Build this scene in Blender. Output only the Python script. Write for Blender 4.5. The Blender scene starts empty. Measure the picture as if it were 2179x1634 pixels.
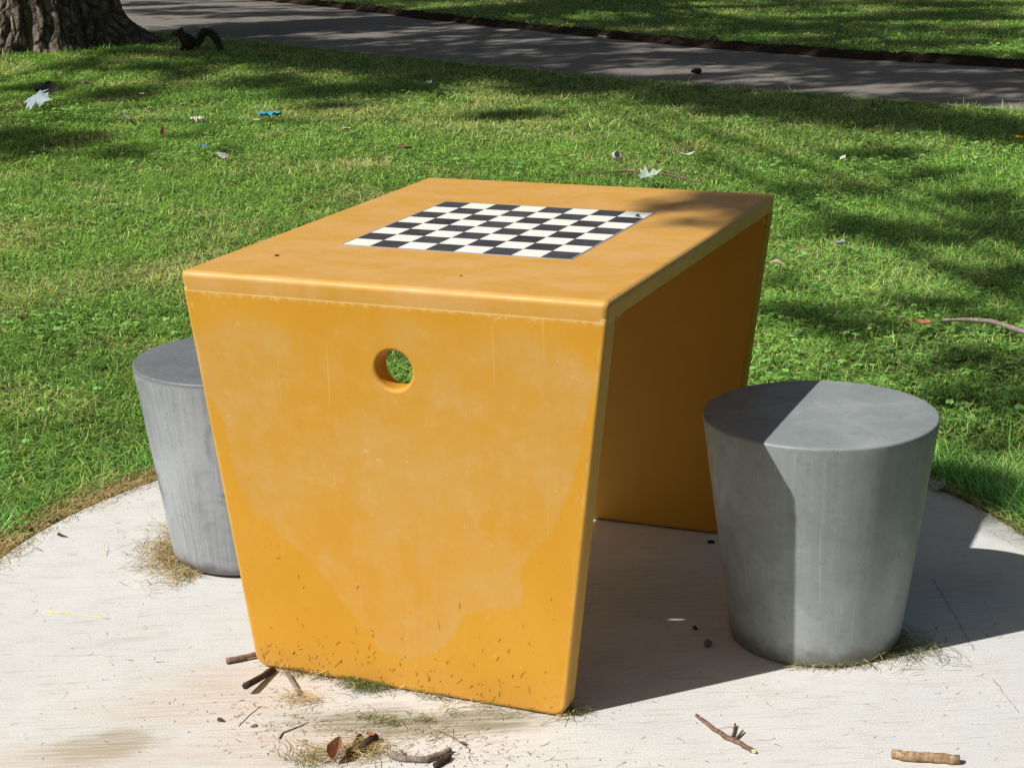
import bpy, bmesh, math, random
import numpy as np
from mathutils import Vector, Matrix
random.seed(7); RS = np.random.RandomState(11)
scene = bpy.context.scene
COL = scene.collection
# ------------------------------------------------------------------ camera
FPX = 3819.6                       # focal length in pixels of a 2179 px wide frame
CAM = np.array([1.33888, -3.06975, 1.39767])
YAW, PIT, ROL = -0.40832, 0.28035, -0.02431
_f = np.array([math.sin(YAW)*math.cos(PIT), math.cos(YAW)*math.cos(PIT), -math.sin(PIT)])
_r = np.array([math.cos(YAW), -math.sin(YAW), 0.0]); _u = np.cross(_r, _f)
R_ = _r*math.cos(ROL)+_u*math.sin(ROL); U_ = -_r*math.sin(ROL)+_u*math.cos(ROL)
cd = bpy.data.cameras.new('camera'); cam = bpy.data.objects.new('camera', cd); COL.objects.link(cam)
cd.sensor_width = 36; cd.lens = FPX/2179*36; cd.clip_start = 0.05; cd.clip_end = 500
cam.matrix_world = Matrix(((R_[0], U_[0], -_f[0], CAM[0]), (R_[1], U_[1], -_f[1], CAM[1]), (R_[2], U_[2], -_f[2], CAM[2]), (0, 0, 0, 1)))
scene.camera = cam
# ------------------------------------------------------------------ light
KX, KY = 0.575, 0.765               # ground shift of a shadow per metre of height
SUN = Vector((-KX, -KY, 1)).normalized()
EL = math.asin(SUN.z); AZ = math.atan2(SUN.x, SUN.y)
w = bpy.data.worlds.new('World'); scene.world = w; w.use_nodes = True
nt = w.node_tree; bg = nt.nodes['Background']
sky = nt.nodes.new('ShaderNodeTexSky'); sky.sky_type = 'NISHITA'; sky.sun_disc = False
sky.sun_elevation = EL; sky.sun_rotation = AZ; sky.dust_density = 2.0; sky.air_density = 1.0
tint = nt.nodes.new('ShaderNodeMix'); tint.data_type = 'RGBA'; tint.blend_type = 'MULTIPLY'; tint.inputs[0].default_value = 1
tint.inputs[7].default_value = (1.08, 1.0, .84, 1)      # milky summer sky seen through leaves
nt.links.new(sky.outputs[0], tint.inputs[6]); nt.links.new(tint.outputs[2], bg.inputs[0]); bg.inputs[1].default_value = 0.05
sd = bpy.data.lights.new('sun', 'SUN'); sd.energy = 5.0; sd.angle = math.radians(0.53); sd.color = (1.0, 0.98, 0.94)
so = bpy.data.objects.new('sun', sd); COL.objects.link(so)
so.rotation_euler = SUN.to_track_quat('Z', 'Y').to_euler(); so.location = SUN*30
scene.view_settings.view_transform = 'Standard'; scene.view_settings.look = 'None'
scene.view_settings.exposure = 0.05; scene.view_settings.gamma = 1
scene.cycles.max_bounces = 6; scene.cycles.diffuse_bounces = 4; scene.cycles.transmission_bounces = 4
# ------------------------------------------------------------------ layout helpers
def ray(px, py):
    return _f + (px-1089.5)/FPX*R_ - (py-817)/FPX*U_
def gp(px, py, z=0.0):             # point of the plane at height z seen at a place of the photograph
    d = ray(px, py); t = (z-CAM[2])/d[2]; return CAM+t*d
H = 0.74; W = 0.793; D = 1.003; WB = 0.607; LEAN = 0.0153; TH = 0.046
_n = np.array([0, H, LEAN]); _n = _n/np.linalg.norm(_n)
def pan(px, py):                   # point of the table's front panel
    d = ray(px, py); t = ((np.array([0, -D/2, H])-CAM)@_n)/(d@_n); return CAM+t*d
# ------------------------------------------------------------------ object helpers
def tag(o, label=None, cat=None, group=None, kind=None):
    if label: o['label'] = label
    if cat: o['category'] = cat
    if group: o['group'] = group
    if kind: o['kind'] = kind
    return o
def link(name, me, mat=None, parent=None):
    o = bpy.data.objects.new(name, me); COL.objects.link(o)
    if mat:
        for m in (mat if isinstance(mat, (list, tuple)) else [mat]): me.materials.append(m)
    if parent: o.parent = parent
    return o
def empty(name, loc=(0, 0, 0)):
    o = bpy.data.objects.new(name, None); COL.objects.link(o); o.location = loc; o.empty_display_size = .1; return o
def np_mesh(name, co, quads=None, tris=None, cols=None, smooth=False):
    me = bpy.data.meshes.new(name)
    nq = 0 if quads is None else len(quads); ntr = 0 if tris is None else len(tris)
    me.vertices.add(len(co)); me.vertices.foreach_set('co', np.asarray(co, np.float32).ravel())
    loops = []
    if nq: loops.append(np.asarray(quads, np.int32).ravel())
    if ntr: loops.append(np.asarray(tris, np.int32).ravel())
    lv = np.concatenate(loops); me.loops.add(len(lv)); me.loops.foreach_set('vertex_index', lv)
    me.polygons.add(nq+ntr)
    st = np.concatenate([np.arange(nq)*4, nq*4+np.arange(ntr)*3]).astype(np.int32)
    me.polygons.foreach_set('loop_start', st)
    if smooth: me.polygons.foreach_set('use_smooth', np.ones(nq+ntr, bool))
    me.update(calc_edges=True)
    if cols is not None:
        a = me.color_attributes.new('col', 'FLOAT_COLOR', 'POINT')
        a.data.foreach_set('color', np.concatenate([cols, np.ones((len(cols), 1))], 1).astype(np.float32).ravel())
    return me
def bm_mesh(bm, name, smooth=False):
    me = bpy.data.meshes.new(name); bm.normal_update(); bm.to_mesh(me); bm.free()
    if smooth: me.polygons.foreach_set('use_smooth', [True]*len(me.polygons))
    return me
def lathe(profile, seg=96):
    bm = bmesh.new(); rings = []
    for r, z in profile:
        if r < 1e-6: rings.append([bm.verts.new((0, 0, z))])
        else: rings.append([bm.verts.new((r*math.cos(2*math.pi*i/seg), r*math.sin(2*math.pi*i/seg), z)) for i in range(seg)])
    for a, b in zip(rings, rings[1:]):
        for i in range(seg):
            j = (i+1) % seg
            if len(a) == 1: bm.faces.new((a[0], b[j], b[i])) if False else bm.faces.new((a[0], b[i], b[j]))
            elif len(b) == 1: bm.faces.new((a[i], b[0], a[j]))
            else: bm.faces.new((a[i], b[i], b[j], a[j]))
    bmesh.ops.recalc_face_normals(bm, faces=bm.faces)
    return bm
def tube(bm, pts, rad, seg=8, jit=0.0, cap=True):
    pts = [Vector(p) for p in pts]; n = len(pts)
    rad = list(rad) if hasattr(rad, '__len__') else [rad]*n
    prev = None; rings = []
    for i, p in enumerate(pts):
        t = (pts[min(i+1, n-1)]-pts[max(i-1, 0)]).normalized()
        ref = prev if prev is not None else (Vector((0, 0, 1)) if abs(t.z) < .9 else Vector((1, 0, 0)))
        b = (ref-t*ref.dot(t)).normalized(); prev = b; c = t.cross(b)
        rings.append([bm.verts.new(p+(b*math.cos(2*math.pi*k/seg)+c*math.sin(2*math.pi*k/seg))*rad[i]*(1+random.uniform(-jit, jit))) for k in range(seg)])
    for a, b in zip(rings, rings[1:]):
        for k in range(seg): bm.faces.new((a[k], a[(k+1) % seg], b[(k+1) % seg], b[k]))
    if cap: bm.faces.new(rings[0][::-1]); bm.faces.new(rings[-1])
# value noise for patches
_G = RS.rand(256, 256)
def vnoise(x, y, s=1.0, off=0):
    x = np.asarray(x)*s+off*17.3; y = np.asarray(y)*s+off*9.1
    xi = np.floor(x).astype(int); yi = np.floor(y).astype(int); fx = x-xi; fy = y-yi
    fx = fx*fx*(3-2*fx); fy = fy*fy*(3-2*fy)
    g = lambda a, b: _G[a % 256, b % 256]
    return (g(xi, yi)*(1-fx)+g(xi+1, yi)*fx)*(1-fy)+(g(xi, yi+1)*(1-fx)+g(xi+1, yi+1)*fx)*fy
def sstep(a, b, x):
    t = np.clip((x-a)/(b-a), 0, 1); return t*t*(3-2*t)
# ------------------------------------------------------------------ material helpers
class NT:
    def __init__(s, name):
        s.m = bpy.data.materials.new(name); s.m.use_nodes = True; s.t = s.m.node_tree
        s.b = s.t.nodes['Principled BSDF']; s.out = s.t.nodes['Material Output']
    def n(s, typ, **kw):
        nd = s.t.nodes.new(typ)
        for k, v in kw.items(): setattr(nd, k, v)
        return nd
    def l(s, a, b): s.t.links.new(a, b)
    def put(s, sock, v):
        if hasattr(v, 'links') or isinstance(v, bpy.types.NodeSocket): s.l(v, sock)
        else: sock.default_value = v
    def obj(s): return s.n('ShaderNodeTexCoord').outputs['Object']
    def geo(s): return s.n('ShaderNodeNewGeometry').outputs['Position']
    def mp(s, v, scale=(1, 1, 1), rot=(0, 0, 0), loc=(0, 0, 0)):
        m = s.n('ShaderNodeMapping'); s.l(v, m.inputs[0]); m.inputs['Scale'].default_value = scale
        m.inputs['Rotation'].default_value = rot; m.inputs['Location'].default_value = loc; return m.outputs[0]
    def noise(s, v, scale, detail=4, rough=.55, dist=0):
        n = s.n('ShaderNodeTexNoise'); s.l(v, n.inputs['Vector']); n.inputs['Scale'].default_value = scale
        n.inputs['Detail'].default_value = detail; n.inputs['Roughness'].default_value = rough; n.inputs['Distortion'].default_value = dist
        return n.outputs[0]
    def vor(s, v, scale, feature='F1', out=0):
        n = s.n('ShaderNodeTexVoronoi', feature=feature); s.l(v, n.inputs['Vector']); n.inputs['Scale'].default_value = scale
        return n.outputs[out]
    def mr(s, v, a, b, c=0.0, d=1.0, smooth=True):
        n = s.n('ShaderNodeMapRange'); n.interpolation_type = 'SMOOTHSTEP' if smooth else 'LINEAR'
        s.put(n.inputs[0], v); n.inputs[1].default_value = a; n.inputs[2].default_value = b
        n.inputs[3].default_value = c; n.inputs[4].default_value = d; return n.outputs[0]
    def ma(s, op, a, b=0.0, c=0.0):
        n = s.n('ShaderNodeMath', operation=op); s.put(n.inputs[0], a); s.put(n.inputs[1], b)
        s.put(n.inputs[2], c); return n.outputs[0]
    def mix(s, fac, a, b, mode='MIX'):
        n = s.n('ShaderNodeMix', data_type='RGBA', blend_type=mode); s.put(n.inputs[0], fac)
        for sock, v in ((n.inputs[6], a), (n.inputs[7], b)):
            if isinstance(v, tuple): sock.default_value = v if len(v) == 4 else (*v, 1)
            else: s.l(v, sock)
        return n.outputs[2]
    def sep(s, v):
        n = s.n('ShaderNodeSeparateXYZ'); s.l(v, n.inputs[0]); return n.outputs
    def bump(s, h, strength=.3, dist=.002, nrm=None):
        n = s.n('ShaderNodeBump'); s.l(h, n.inputs['Height']); n.inputs['Strength'].default_value = strength
        n.inputs['Distance'].default_value = dist
        if nrm is not None: s.l(nrm, n.inputs['Normal'])
        return n.outputs[0]
    def fin(s, col=None, rough=None, nrm=None, spec=None):
        if col is not None:
            if isinstance(col, tuple): s.b.inputs['Base Color'].default_value = (*col, 1) if len(col) == 3 else col
            else: s.l(col, s.b.inputs['Base Color'])
        if rough is not None: s.put(s.b.inputs['Roughness'], rough)
        if nrm is not None: s.l(nrm, s.b.inputs['Normal'])
        if spec is not None: s.b.inputs['Specular IOR Level'].default_value = spec
        return s.m
    def ellip(s, xy, c, rx, ry, ang=0.0, soft=.5, warp=None):   # soft ellipse mask round c in the xy plane
        m = s.mp(xy, loc=(-c[0], -c[1], 0)); m = s.mp(m, rot=(0, 0, -ang)); m = s.mp(m, scale=(1/rx, 1/ry, 0))
        ln = s.n('ShaderNodeVectorMath', operation='LENGTH'); s.l(m, ln.inputs[0]); v = ln.outputs['Value']
        if warp is not None: v = s.ma('ADD', v, s.mr(warp, 0.3, 0.7, -.35, .35, False))
        return s.mr(v, 1-soft, 1+soft, 1, 0)

def plain(name, col, rough=.7, var=.25, scale=40, spec=.3):
    t = NT(name); o = t.obj(); n = t.noise(o, scale, 3)
    c2 = tuple(max(0, c*(1-var)) for c in col); c3 = tuple(min(1, c*(1+var)) for c in col)
    return t.fin(t.mix(t.mr(n, .3, .7), c2, c3), rough, t.bump(n, .3, .001), spec)
def attr_mat(name, trans=.3, rough=.5, spec=.25, back=None):
    t = NT(name); a = t.n('ShaderNodeVertexColor', layer_name='col').outputs[0]
    t.fin(a, rough, None, spec)
    if trans > 0:
        tr = t.n('ShaderNodeBsdfTranslucent'); t.l(t.mix(1.0, a, (1.15, 1.1, .55, 1), 'MULTIPLY'), tr.inputs[0])
        mx = t.n('ShaderNodeMixShader'); mx.inputs[0].default_value = trans
        t.l(t.b.outputs[0], mx.inputs[1]); t.l(tr.outputs[0], mx.inputs[2]); t.l(mx.outputs[0], t.out.inputs[0])
    return t.m

# ================================================================== GROUND
SC = (-0.01, 0.02); SR = 1.125        # the round concrete pad
near_e = [(-16.5, 15.6), (-8.70, 11.48), (-5.76, 10.03), (-2.90, 8.62), (-1.15, 7.98), (0.10, 7.52), (2.6, 6.7), (9, 5.1)]
far_e = [(-15.2, 18.6), (-8.34, 14.4), (-5.73, 12.5), (-2.89, 10.72), (-1.62, 10.15), (-.32, 9.72), (2.6, 9.0), (9, 7.7)]
NX = np.array(near_e); FX = np.array(far_e)
def path_near(x): return np.interp(x, NX[:, 0], NX[:, 1])
def path_far(x): return np.interp(x, FX[:, 0], FX[:, 1])
def zfar(x, y): return 0.05*sstep(0.0, .25, y-path_far(x))      # the far lawn stands a little above the path

t = NT('soil_and_thatch'); g = t.geo()
n1 = t.noise(g, 3, 5); n2 = t.noise(g, 60, 4, .7); n3 = t.noise(g, 300, 2)
c = t.mix(t.mr(n2, .3, .7), (.032, .042, .012), (.075, .115, .026))
c = t.mix(t.mr(n1, .45, .7), c, (.06, .10, .022))
c = t.mix(t.mr(n3, .55, .75, 0, .5), c, (.19, .15, .075))
M_soil = t.fin(c, .95, t.bump(n2, .8, .02), .1)
gx = np.unique(np.concatenate([np.linspace(-80, -14, 14), np.linspace(-14, 8, 89), np.linspace(8, 80, 14)]))
gy = np.unique(np.concatenate([np.linspace(-60, -3, 12), np.linspace(-3, 20, 93), np.linspace(20, 120, 14)]))
X, Y = np.meshgrid(gx, gy)
Z = -0.028 + zfar(X, Y) + .012*(vnoise(X, Y, .8)-.5)*sstep(1.3, 2.2, np.hypot(X, Y))
# under the path the ground sinks so the asphalt sheet lies on top
onp = (Y > path_near(X)-.1) & (Y < path_far(X)+.05); Z = np.where(onp, -.045, Z)
q = []; nx = len(gx)
for j in range(len(gy)-1):
    for i in range(nx-1): q.append((j*nx+i, j*nx+i+1, (j+1)*nx+i+1, (j+1)*nx+i))
gr = link('ground', np_mesh('ground', np.stack([X.ravel(), Y.ravel(), Z.ravel()], 1), q, smooth=True), M_soil)
tag(gr, kind='structure')

# path
t = NT('worn_asphalt'); g = t.geo()
n1 = t.noise(g, 1.2, 4); n2 = t.noise(g, 90, 4, .7); v = t.vor(g, 160)
c = t.mix(t.mr(n2, .3, .72), (.09, .082, .072), (.30, .265, .23))
c = t.mix(t.mr(n1, .35, .7, 0, .6), c, (.23, .205, .175))
c = t.mix(t.mr(v, .0, .25, .5, 0), c, (.36, .34, .31))
M_asph = t.fin(c, .85, t.bump(n2, .7, .006), .3)
co = []; q = []; NP = 90
xs = np.linspace(-16, 9, NP)
for i, x in enumerate(xs):
    yn = path_near(x)-.05+.05*(vnoise(x, 3., 3)-.5); yf = path_far(x)+.03+.05*(vnoise(x, 8., 3)-.5)
    for k in range(7):
        s = k/6; co.append((x, yn+(yf-yn)*s, -.012+.012*math.sin(math.pi*s)))
for i in range(NP-1):
    for k in range(6): q.append((i*7+k, (i+1)*7+k, (i+1)*7+k+1, i*7+k+1))
tag(link('path', np_mesh('path', co, q, smooth=True), M_asph), kind='structure')

# soil lip along the far side of the path
t = NT('dark_soil'); g = t.geo(); n2 = t.noise(g, 45, 5, .7)
M_dirt = t.fin(t.mix(t.mr(n2, .3, .7), (.018, .012, .008), (.065, .044, .028)), .95, t.bump(n2, 1, .03), .1)
co = []; q = []; xs = np.linspace(-16, 9, 500)
for i, x in enumerate(xs):
    y = path_far(x); a = .02+.10*vnoise(x, 1., 2.3); wv = .06*(vnoise(x, 5., 7)-.5)
    co += [(x, y-.03+wv-.05*vnoise(x, 2, 5), -.008), (x, y+.02+wv, .008+.03*vnoise(x, 3., 11)), (x, y+.07, .035+.02*vnoise(x, 9., 14)), (x, y+.07+a, .025)]
for i in range(len(xs)-1):
    for k in range(3): q.append((i*4+k, (i+1)*4+k, (i+1)*4+k+1, i*4+k+1))
tag(link('soil_edge', np_mesh('soil_edge', co, q, smooth=True), M_dirt), kind='structure')

# concrete pad
t = NT('broomed_concrete'); g = t.geo()
BA = 0.455
br = t.mp(t.mp(g, rot=(0, 0, -BA)), scale=(8.0, 150, 1)); br2 = t.mp(t.mp(g, rot=(0, 0, -BA-.03)), scale=(20, 300, 1))
b1 = t.noise(br, 1, 3, .6, .3); b2 = t.noise(br2, 1, 3, .65)
n1 = t.noise(g, 2.2, 5, .6); n2 = t.noise(g, 14, 4, .6); n3 = t.noise(g, 210, 5, .8)
c = t.mix(t.mr(n1, .3, .7), (.60, .60, .585), (.665, .645, .61))
c = t.mix(t.mr(n2, .35, .75, 0, .5), c, (.60, .575, .52))
c = t.mix(t.ma('MULTIPLY', t.mr(b1, .54, .68, 0, .55), t.mr(n2, .3, .6, .3, 1)), c, (.42, .39, .35))
c = t.mix(t.ma('MULTIPLY', t.mr(b2, .56, .68, 0, .6), t.mr(n2, .4, .65, .25, 1)), c, (.36, .34, .31))
c = t.mix(t.mr(n3, .55, .68, 0, .5), c, (.36, .34, .31))
c = t.mix(t.mr(n3, .32, .46, .6, 0), c, (.84, .82, .79))
pits = t.vor(g, 95); pm = t.mr(pits, .06, .14, .75, 0)
pm = t.ma('MULTIPLY', pm, t.mr(t.noise(g, 9, 2), .5, .62)); c = t.mix(pm, c, (.16, .14, .11))
def stain(c, pts, col, amt, rx, ry, ang=BA, soft=.6):
    for (px, py) in pts:
        p = gp(px, py); m = t.ellip(g, p, rx, ry, ang, soft, n2); m = t.ma('MULTIPLY', m, t.ma('ADD', .35, t.ma('MULTIPLY', t.mr(b1, .35, .6), .65))); c = t.mix(t.ma('MULTIPLY', m, amt*1.15), c, col)
    return c
c = stain(c, [(250, 1575), (190, 1600)], (.30, .25, .15), .6, .075, .04)
c = stain(c, [(270, 1360)], (.40, .35, .22), .25, .06, .010)
c = stain(c, [(120, 1625), (560, 1440), (640, 1580), (430, 1500)], (.52, .41, .31), .45, .17, .07)
c = stain(c, [(760, 1530), (900, 1545), (1020, 1535)], (.27, .25, .18), .85, .12, .045)
c = stain(c, [(1340, 1235), (1380, 1290), (1750, 1300), (2000, 1240)], (.40, .36, .30), .32, .13, .08)
c = stain(c, [(700, 1610)], (.34, .28, .20), .5, .09, .03)
# hairline crack
def crack(c, a, b, wd=.0016):
    a = gp(*a); b = gp(*b); L = math.hypot(*(b-a)[:2]); an = math.atan2(b[1]-a[1], b[0]-a[0])
    m = t.mp(g, loc=(-(a[0]+b[0])/2, -(a[1]+b[1])/2, 0)); m = t.mp(m, rot=(0, 0, -an)); s = t.sep(m)
    off = t.ma('ADD', s[1], t.mr(t.noise(g, 50, 3), .2, .8, -.006, .006, False))
    k = t.mr(t.ma('ABSOLUTE', off), wd*.5, wd*1.3, 1, 0); e = t.mr(t.ma('ABSOLUTE', s[0]), L/2-.01, L/2, 1, 0)
    return t.mix(t.ma('MULTIPLY', t.ma('MULTIPLY', k, e), .55), c, (.16, .14, .12))
c = crack(c, (1985, 1230), (2075, 1385)); c = crack(c, (2095, 1125), (2179, 1172), .0012); c = crack(c, (2110, 1440), (2170, 1520), .0012)
hb = t.ma('ADD', t.ma('MULTIPLY', b2, .4), t.ma('ADD', t.ma('MULTIPLY', b1, .6), t.ma('MULTIPLY', n3, .8)))
M_conc = t.fin(c, .9, t.bump(hb, .55, .0022), .2)
bm = lathe([(0, 0), (SR-.05, 0), (SR-.012, -.0005), (SR-.003, -.004), (SR, -.012), (SR, -.12)], 180)
a0 = math.atan2(gp(2179, 1634)[1], gp(2179, 1634)[0])
for v in bm.verts:
    k = 1+.10*math.exp(-((math.atan2(v.co.y, v.co.x)-a0)/.45)**2); v.co.x *= k; v.co.y *= k
pad = link('concrete_pad', bm_mesh(bm, 'concrete_pad'), M_conc); pad.location = (SC[0], SC[1], 0); tag(pad, kind='structure')

# ================================================================== TABLE
def paint(name, front=False, top=False, shade_k=1.0):
    t = NT(name); o = t.obj(); xyz = t.sep(o)
    n1 = t.noise(o, 4, 6, .68); n2 = t.noise(o, 25, 6, .72); n3 = t.noise(o, 230, 4, .7); fine = t.noise(o, 900, 2)
    deep = (.60, .29, .025); pale = (.575, .325, .085)
    c = t.mix(t.mr(n1, .35, .65), (.585, .280, .020), (.615, .305, .030))
    if top:
        st = t.noise(t.mp(o, scale=(9, 15, 5), rot=(0, 0, .35)), 1, 5, .7)
        c = t.mix(t.mr(st, .32, .70, .25, .95), c, (.65, .375, .125)); c = t.mix(t.mr(n2, .5, .75, 0, .3), c, (.52, .245, .030))
        sc = t.noise(t.mp(o, scale=(30, 160, 5), rot=(0, 0, .2)), 1, 2, .5); c = t.mix(t.mr(sc, .70, .76, 0, .45), c, (.70, .46, .22))
    if front:
        def curve(pts, inp):
            nd = t.n('ShaderNodeFloatCurve'); cu = nd.mapping.curves[0]; P = sorted([(p[0]/.9+.5, p[2]/.9) for p in (pan(*q) for q in pts)])
            cu.points[0].location = (0, P[0][1]); cu.points[1].location = (1, P[-1][1])
            for a in P: cu.points.new(*a)
            nd.mapping.update(); t.l(inp, nd.inputs['Value']); return nd.outputs[0]
        wob = t.mr(t.noise(o, 14, 4), .2, .8, -.014, .014, False)
        xx = t.ma('ADD', t.ma('DIVIDE', t.ma('ADD', xyz[0], wob), .9), .5)
        zz = t.ma('DIVIDE', t.ma('ADD', xyz[2], wob), .9)
        low = curve([(465, 870), (490, 960), (520, 1060), (590, 1140), (675, 1205), (715, 1270), (780, 1360), (830, 1392), (900, 1400), (960, 1365), (990, 1308), (1050, 1300), (1105, 1290), (1120, 1200), (1170, 1140), (1215, 1040), (1250, 900), (1262, 820)], xx)
        hig = curve([(430, 690), (470, 664), (560, 672), (640, 690), (800, 660), (1000, 682), (1130, 706), (1210, 730), (1250, 775)], xx)
        m = t.ma('MULTIPLY', t.mr(t.ma('SUBTRACT', zz, low), -.003, .012), t.mr(t.ma('SUBTRACT', hig, zz), -.01, .05))
        inner = t.mr(n1, .38, .62, .25, .95)
        c = t.mix(t.ma('MULTIPLY', m, t.ma('MULTIPLY', inner, t.mr(n2, .3, .7, .6, 1.0))), c, pale)
        m2 = t.ellip(t.mp(o, rot=(math.radians(-90), 0, 0)), (0, 0), 1, 1)  # unused falloff kept neutral
        c = t.mix(t.ma('MULTIPLY', m, t.mr(n2, .5, .75, 0, .35)), c, (.64, .37, .12))
        # darker round blot near the left edge
        p = pan(450, 748); dx = t.ma('SUBTRACT', xyz[0], p[0]); dz = t.ma('SUBTRACT', xyz[2], p[2])
        dd = t.ma('SQRT', t.ma('ADD', t.ma('MULTIPLY', dx, dx), t.ma('MULTIPLY', dz, dz)))
        c = t.mix(t.mr(dd, .012, .032, .4, 0), c, (.60, .29, .04))
        # vertical drips
        dr = t.noise(t.mp(o, scale=(150, 1, 2.2)), 1, 2, .5); c = t.mix(t.mr(dr, .68, .76, 0, .22), c, (.80, .52, .20))
        dr = t.noise(t.mp(o, scale=(40, 1, 1.5)), 1, 2, .5); c = t.mix(t.mr(dr, .6, .75, 0, .18), c, (.55, .25, .04))
    # efflorescence along the seam below the top
    if front:
        e = t.ma('ADD', xyz[2], t.mr(t.noise(t.mp(o, scale=(1, 1, .3)), 28, 6, .8), .25, .8, -.012, .010, False))
        c = t.mix(t.ma('MULTIPLY', t.mr(e, .694, .704, 0, .55), t.mr(t.noise(o, 70, 4, .7), .42, .60)), c, (.78, .54, .24)); c = t.mix(t.mr(xyz[2], .7035, .7045, 0, .7), c, (.74, .50, .20))
        # splashed dirt at the foot
        e = t.ma('ADD', xyz[2], t.mr(n2, .3, .7, -.03, .03, False)); c = t.mix(t.mr(e, .0, .09, .35, 0), c, (.50, .27, .07))
        sp = t.vor(o, 90); spm = t.ma('MULTIPLY', t.mr(sp, .045, .10, .8, 0), t.mr(xyz[2], .10, .35, 1, .0)); spm = t.ma('MULTIPLY', spm, t.mr(t.noise(o, 20, 2), .5, .6))
        c = t.mix(spm, c, (.22, .11, .03))
    if front or top:               # edges rubbed paler
        eg = t.ma('SUBTRACT', t.ma('ABSOLUTE', xyz[0]), t.ma('ADD', WB/2, t.ma('MULTIPLY', xyz[2], (W-WB)/2/H)))
        eg = t.ma('ADD', eg, t.mr(n2, .3, .7, -.005, .005, False)); c = t.mix(t.mr(eg, -.011, -.002, 0, .5), c, (.70, .43, .13))
        sc2 = t.noise(t.mp(o, scale=(190, 190, 26), rot=(.25, .4, .3)), 1, 3, .55); c = t.mix(t.mr(sc2, .70, .75, 0, .4), c, (.74, .50, .22))
        chip = t.noise(o, 55, 5, .7); c = t.mix(t.ma('MULTIPLY', t.mr(chip, .64, .67, 0, .6), t.mr(n1, .5, .6)), c, (.70, .44, .17))
    po = t.vor(o, 60); c = t.mix(t.ma('MULTIPLY', t.mr(po, .03, .07, .7, 0), t.mr(t.noise(o, 12, 3), .48, .58)), c, (.16, .08, .02))
    lt = t.vor(o, 120); c = t.mix(t.ma('MULTIPLY', t.mr(lt, .05, .14, .45, 0), t.mr(n2, .5, .6)), c, (.76, .52, .20))
    c = t.mix(t.mr(n3, .58, .75, 0, .22), c, (.46, .215, .025))
    if shade_k < 1: c = t.mix(1.0, c, (shade_k*.96, shade_k, shade_k, 1), 'MULTIPLY')  # shade multiplied into the base colour
    h = t.ma('ADD', t.ma('MULTIPLY', n3, .5), t.ma('MULTIPLY', fine, .4))
    return t.fin(c, t.mr(n2, .3, .7, .38, .55) if top else t.mr(n2, .3, .7, .46, .66), t.bump(h, .30, .0007), .32)
M_top = paint('yellow_concrete_top', top=True); M_front = paint('yellow_concrete_front', front=True); M_side_shaded = paint('yellow_concrete_shaded', shade_k=.86)  # far panel copy is darker: shade of its inner face painted in

table = empty('chess_table', (0, 0, 0))
tag(table, 'yellow ochre concrete table with an inlaid chessboard, two solid panel legs and a round hole', 'table')
TT = 0.034; ZS = H-TT
def wid(z): return WB+(W-WB)*z/H
# tabletop slab
bm = bmesh.new(); hw = W/2; hd = D/2; hb2 = wid(ZS)/2+.0002; hdb = D/2-.0017
vs = [bm.verts.new(p) for p in [(-hb2, -hdb, ZS), (hb2, -hdb, ZS), (hb2, hdb, ZS), (-hb2, hdb, ZS), (-hw, -hd, H), (hw, -hd, H), (hw, hd, H), (-hw, hd, H)]]
for f in [(3, 2, 1, 0), (4, 5, 6, 7), (0, 1, 5, 4), (1, 2, 6, 5), (2, 3, 7, 6), (3, 0, 4, 7)]: bm.faces.new([vs[i] for i in f])
ed = [e for e in bm.edges if max(v.co.z for v in e.verts) > ZS+.01]
bmesh.ops.bevel(bm, geom=ed, offset=.0120, segments=6, profile=.5, affect='EDGES')
ed = [e for e in bm.edges if max(v.co.z for v in e.verts) < ZS+.001]
bmesh.ops.bevel(bm, geom=ed, offset=.0007, segments=1, profile=.5, affect='EDGES')
me = bm_mesh(bm, 'tabletop', True); o = link('tabletop', me, M_top, table)
md = o.modifiers.new('wn', 'WEIGHTED_NORMAL'); md.keep_sharp = False
# coves under the slab join slab and panels
def cove(sgn):
    bm = bmesh.new(); R = .028; y0 = sgn*(D/2-TH-.0006); sec = [(y0, ZS+.004), (y0-sgn*R, ZS+.004)]
    sec += [(y0-sgn*(R-R*math.sin(a)), ZS-(R-R*math.cos(a))) for a in np.linspace(0, math.pi/2, 8)]
    L = [bm.verts.new((-wid(z)/2+.001, y, z)) for y, z in sec]; Rr = [bm.verts.new((wid(z)/2-.001, y, z)) for y, z in sec]
    n = len(sec)
    for i in range(n): bm.faces.new((L[i], L[(i+1) % n], Rr[(i+1) % n], Rr[i]))
    bm.faces.new(L[::-1]); bm.faces.new(Rr); bmesh.ops.recalc_face_normals(bm, faces=bm.faces); return bm_mesh(bm, 'cove')
HOLE = (0.0, 0.50); HR = 0.0335
_h = pan(836, 789); HOLE = (float(_h[0]), float(_h[2]))
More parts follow.
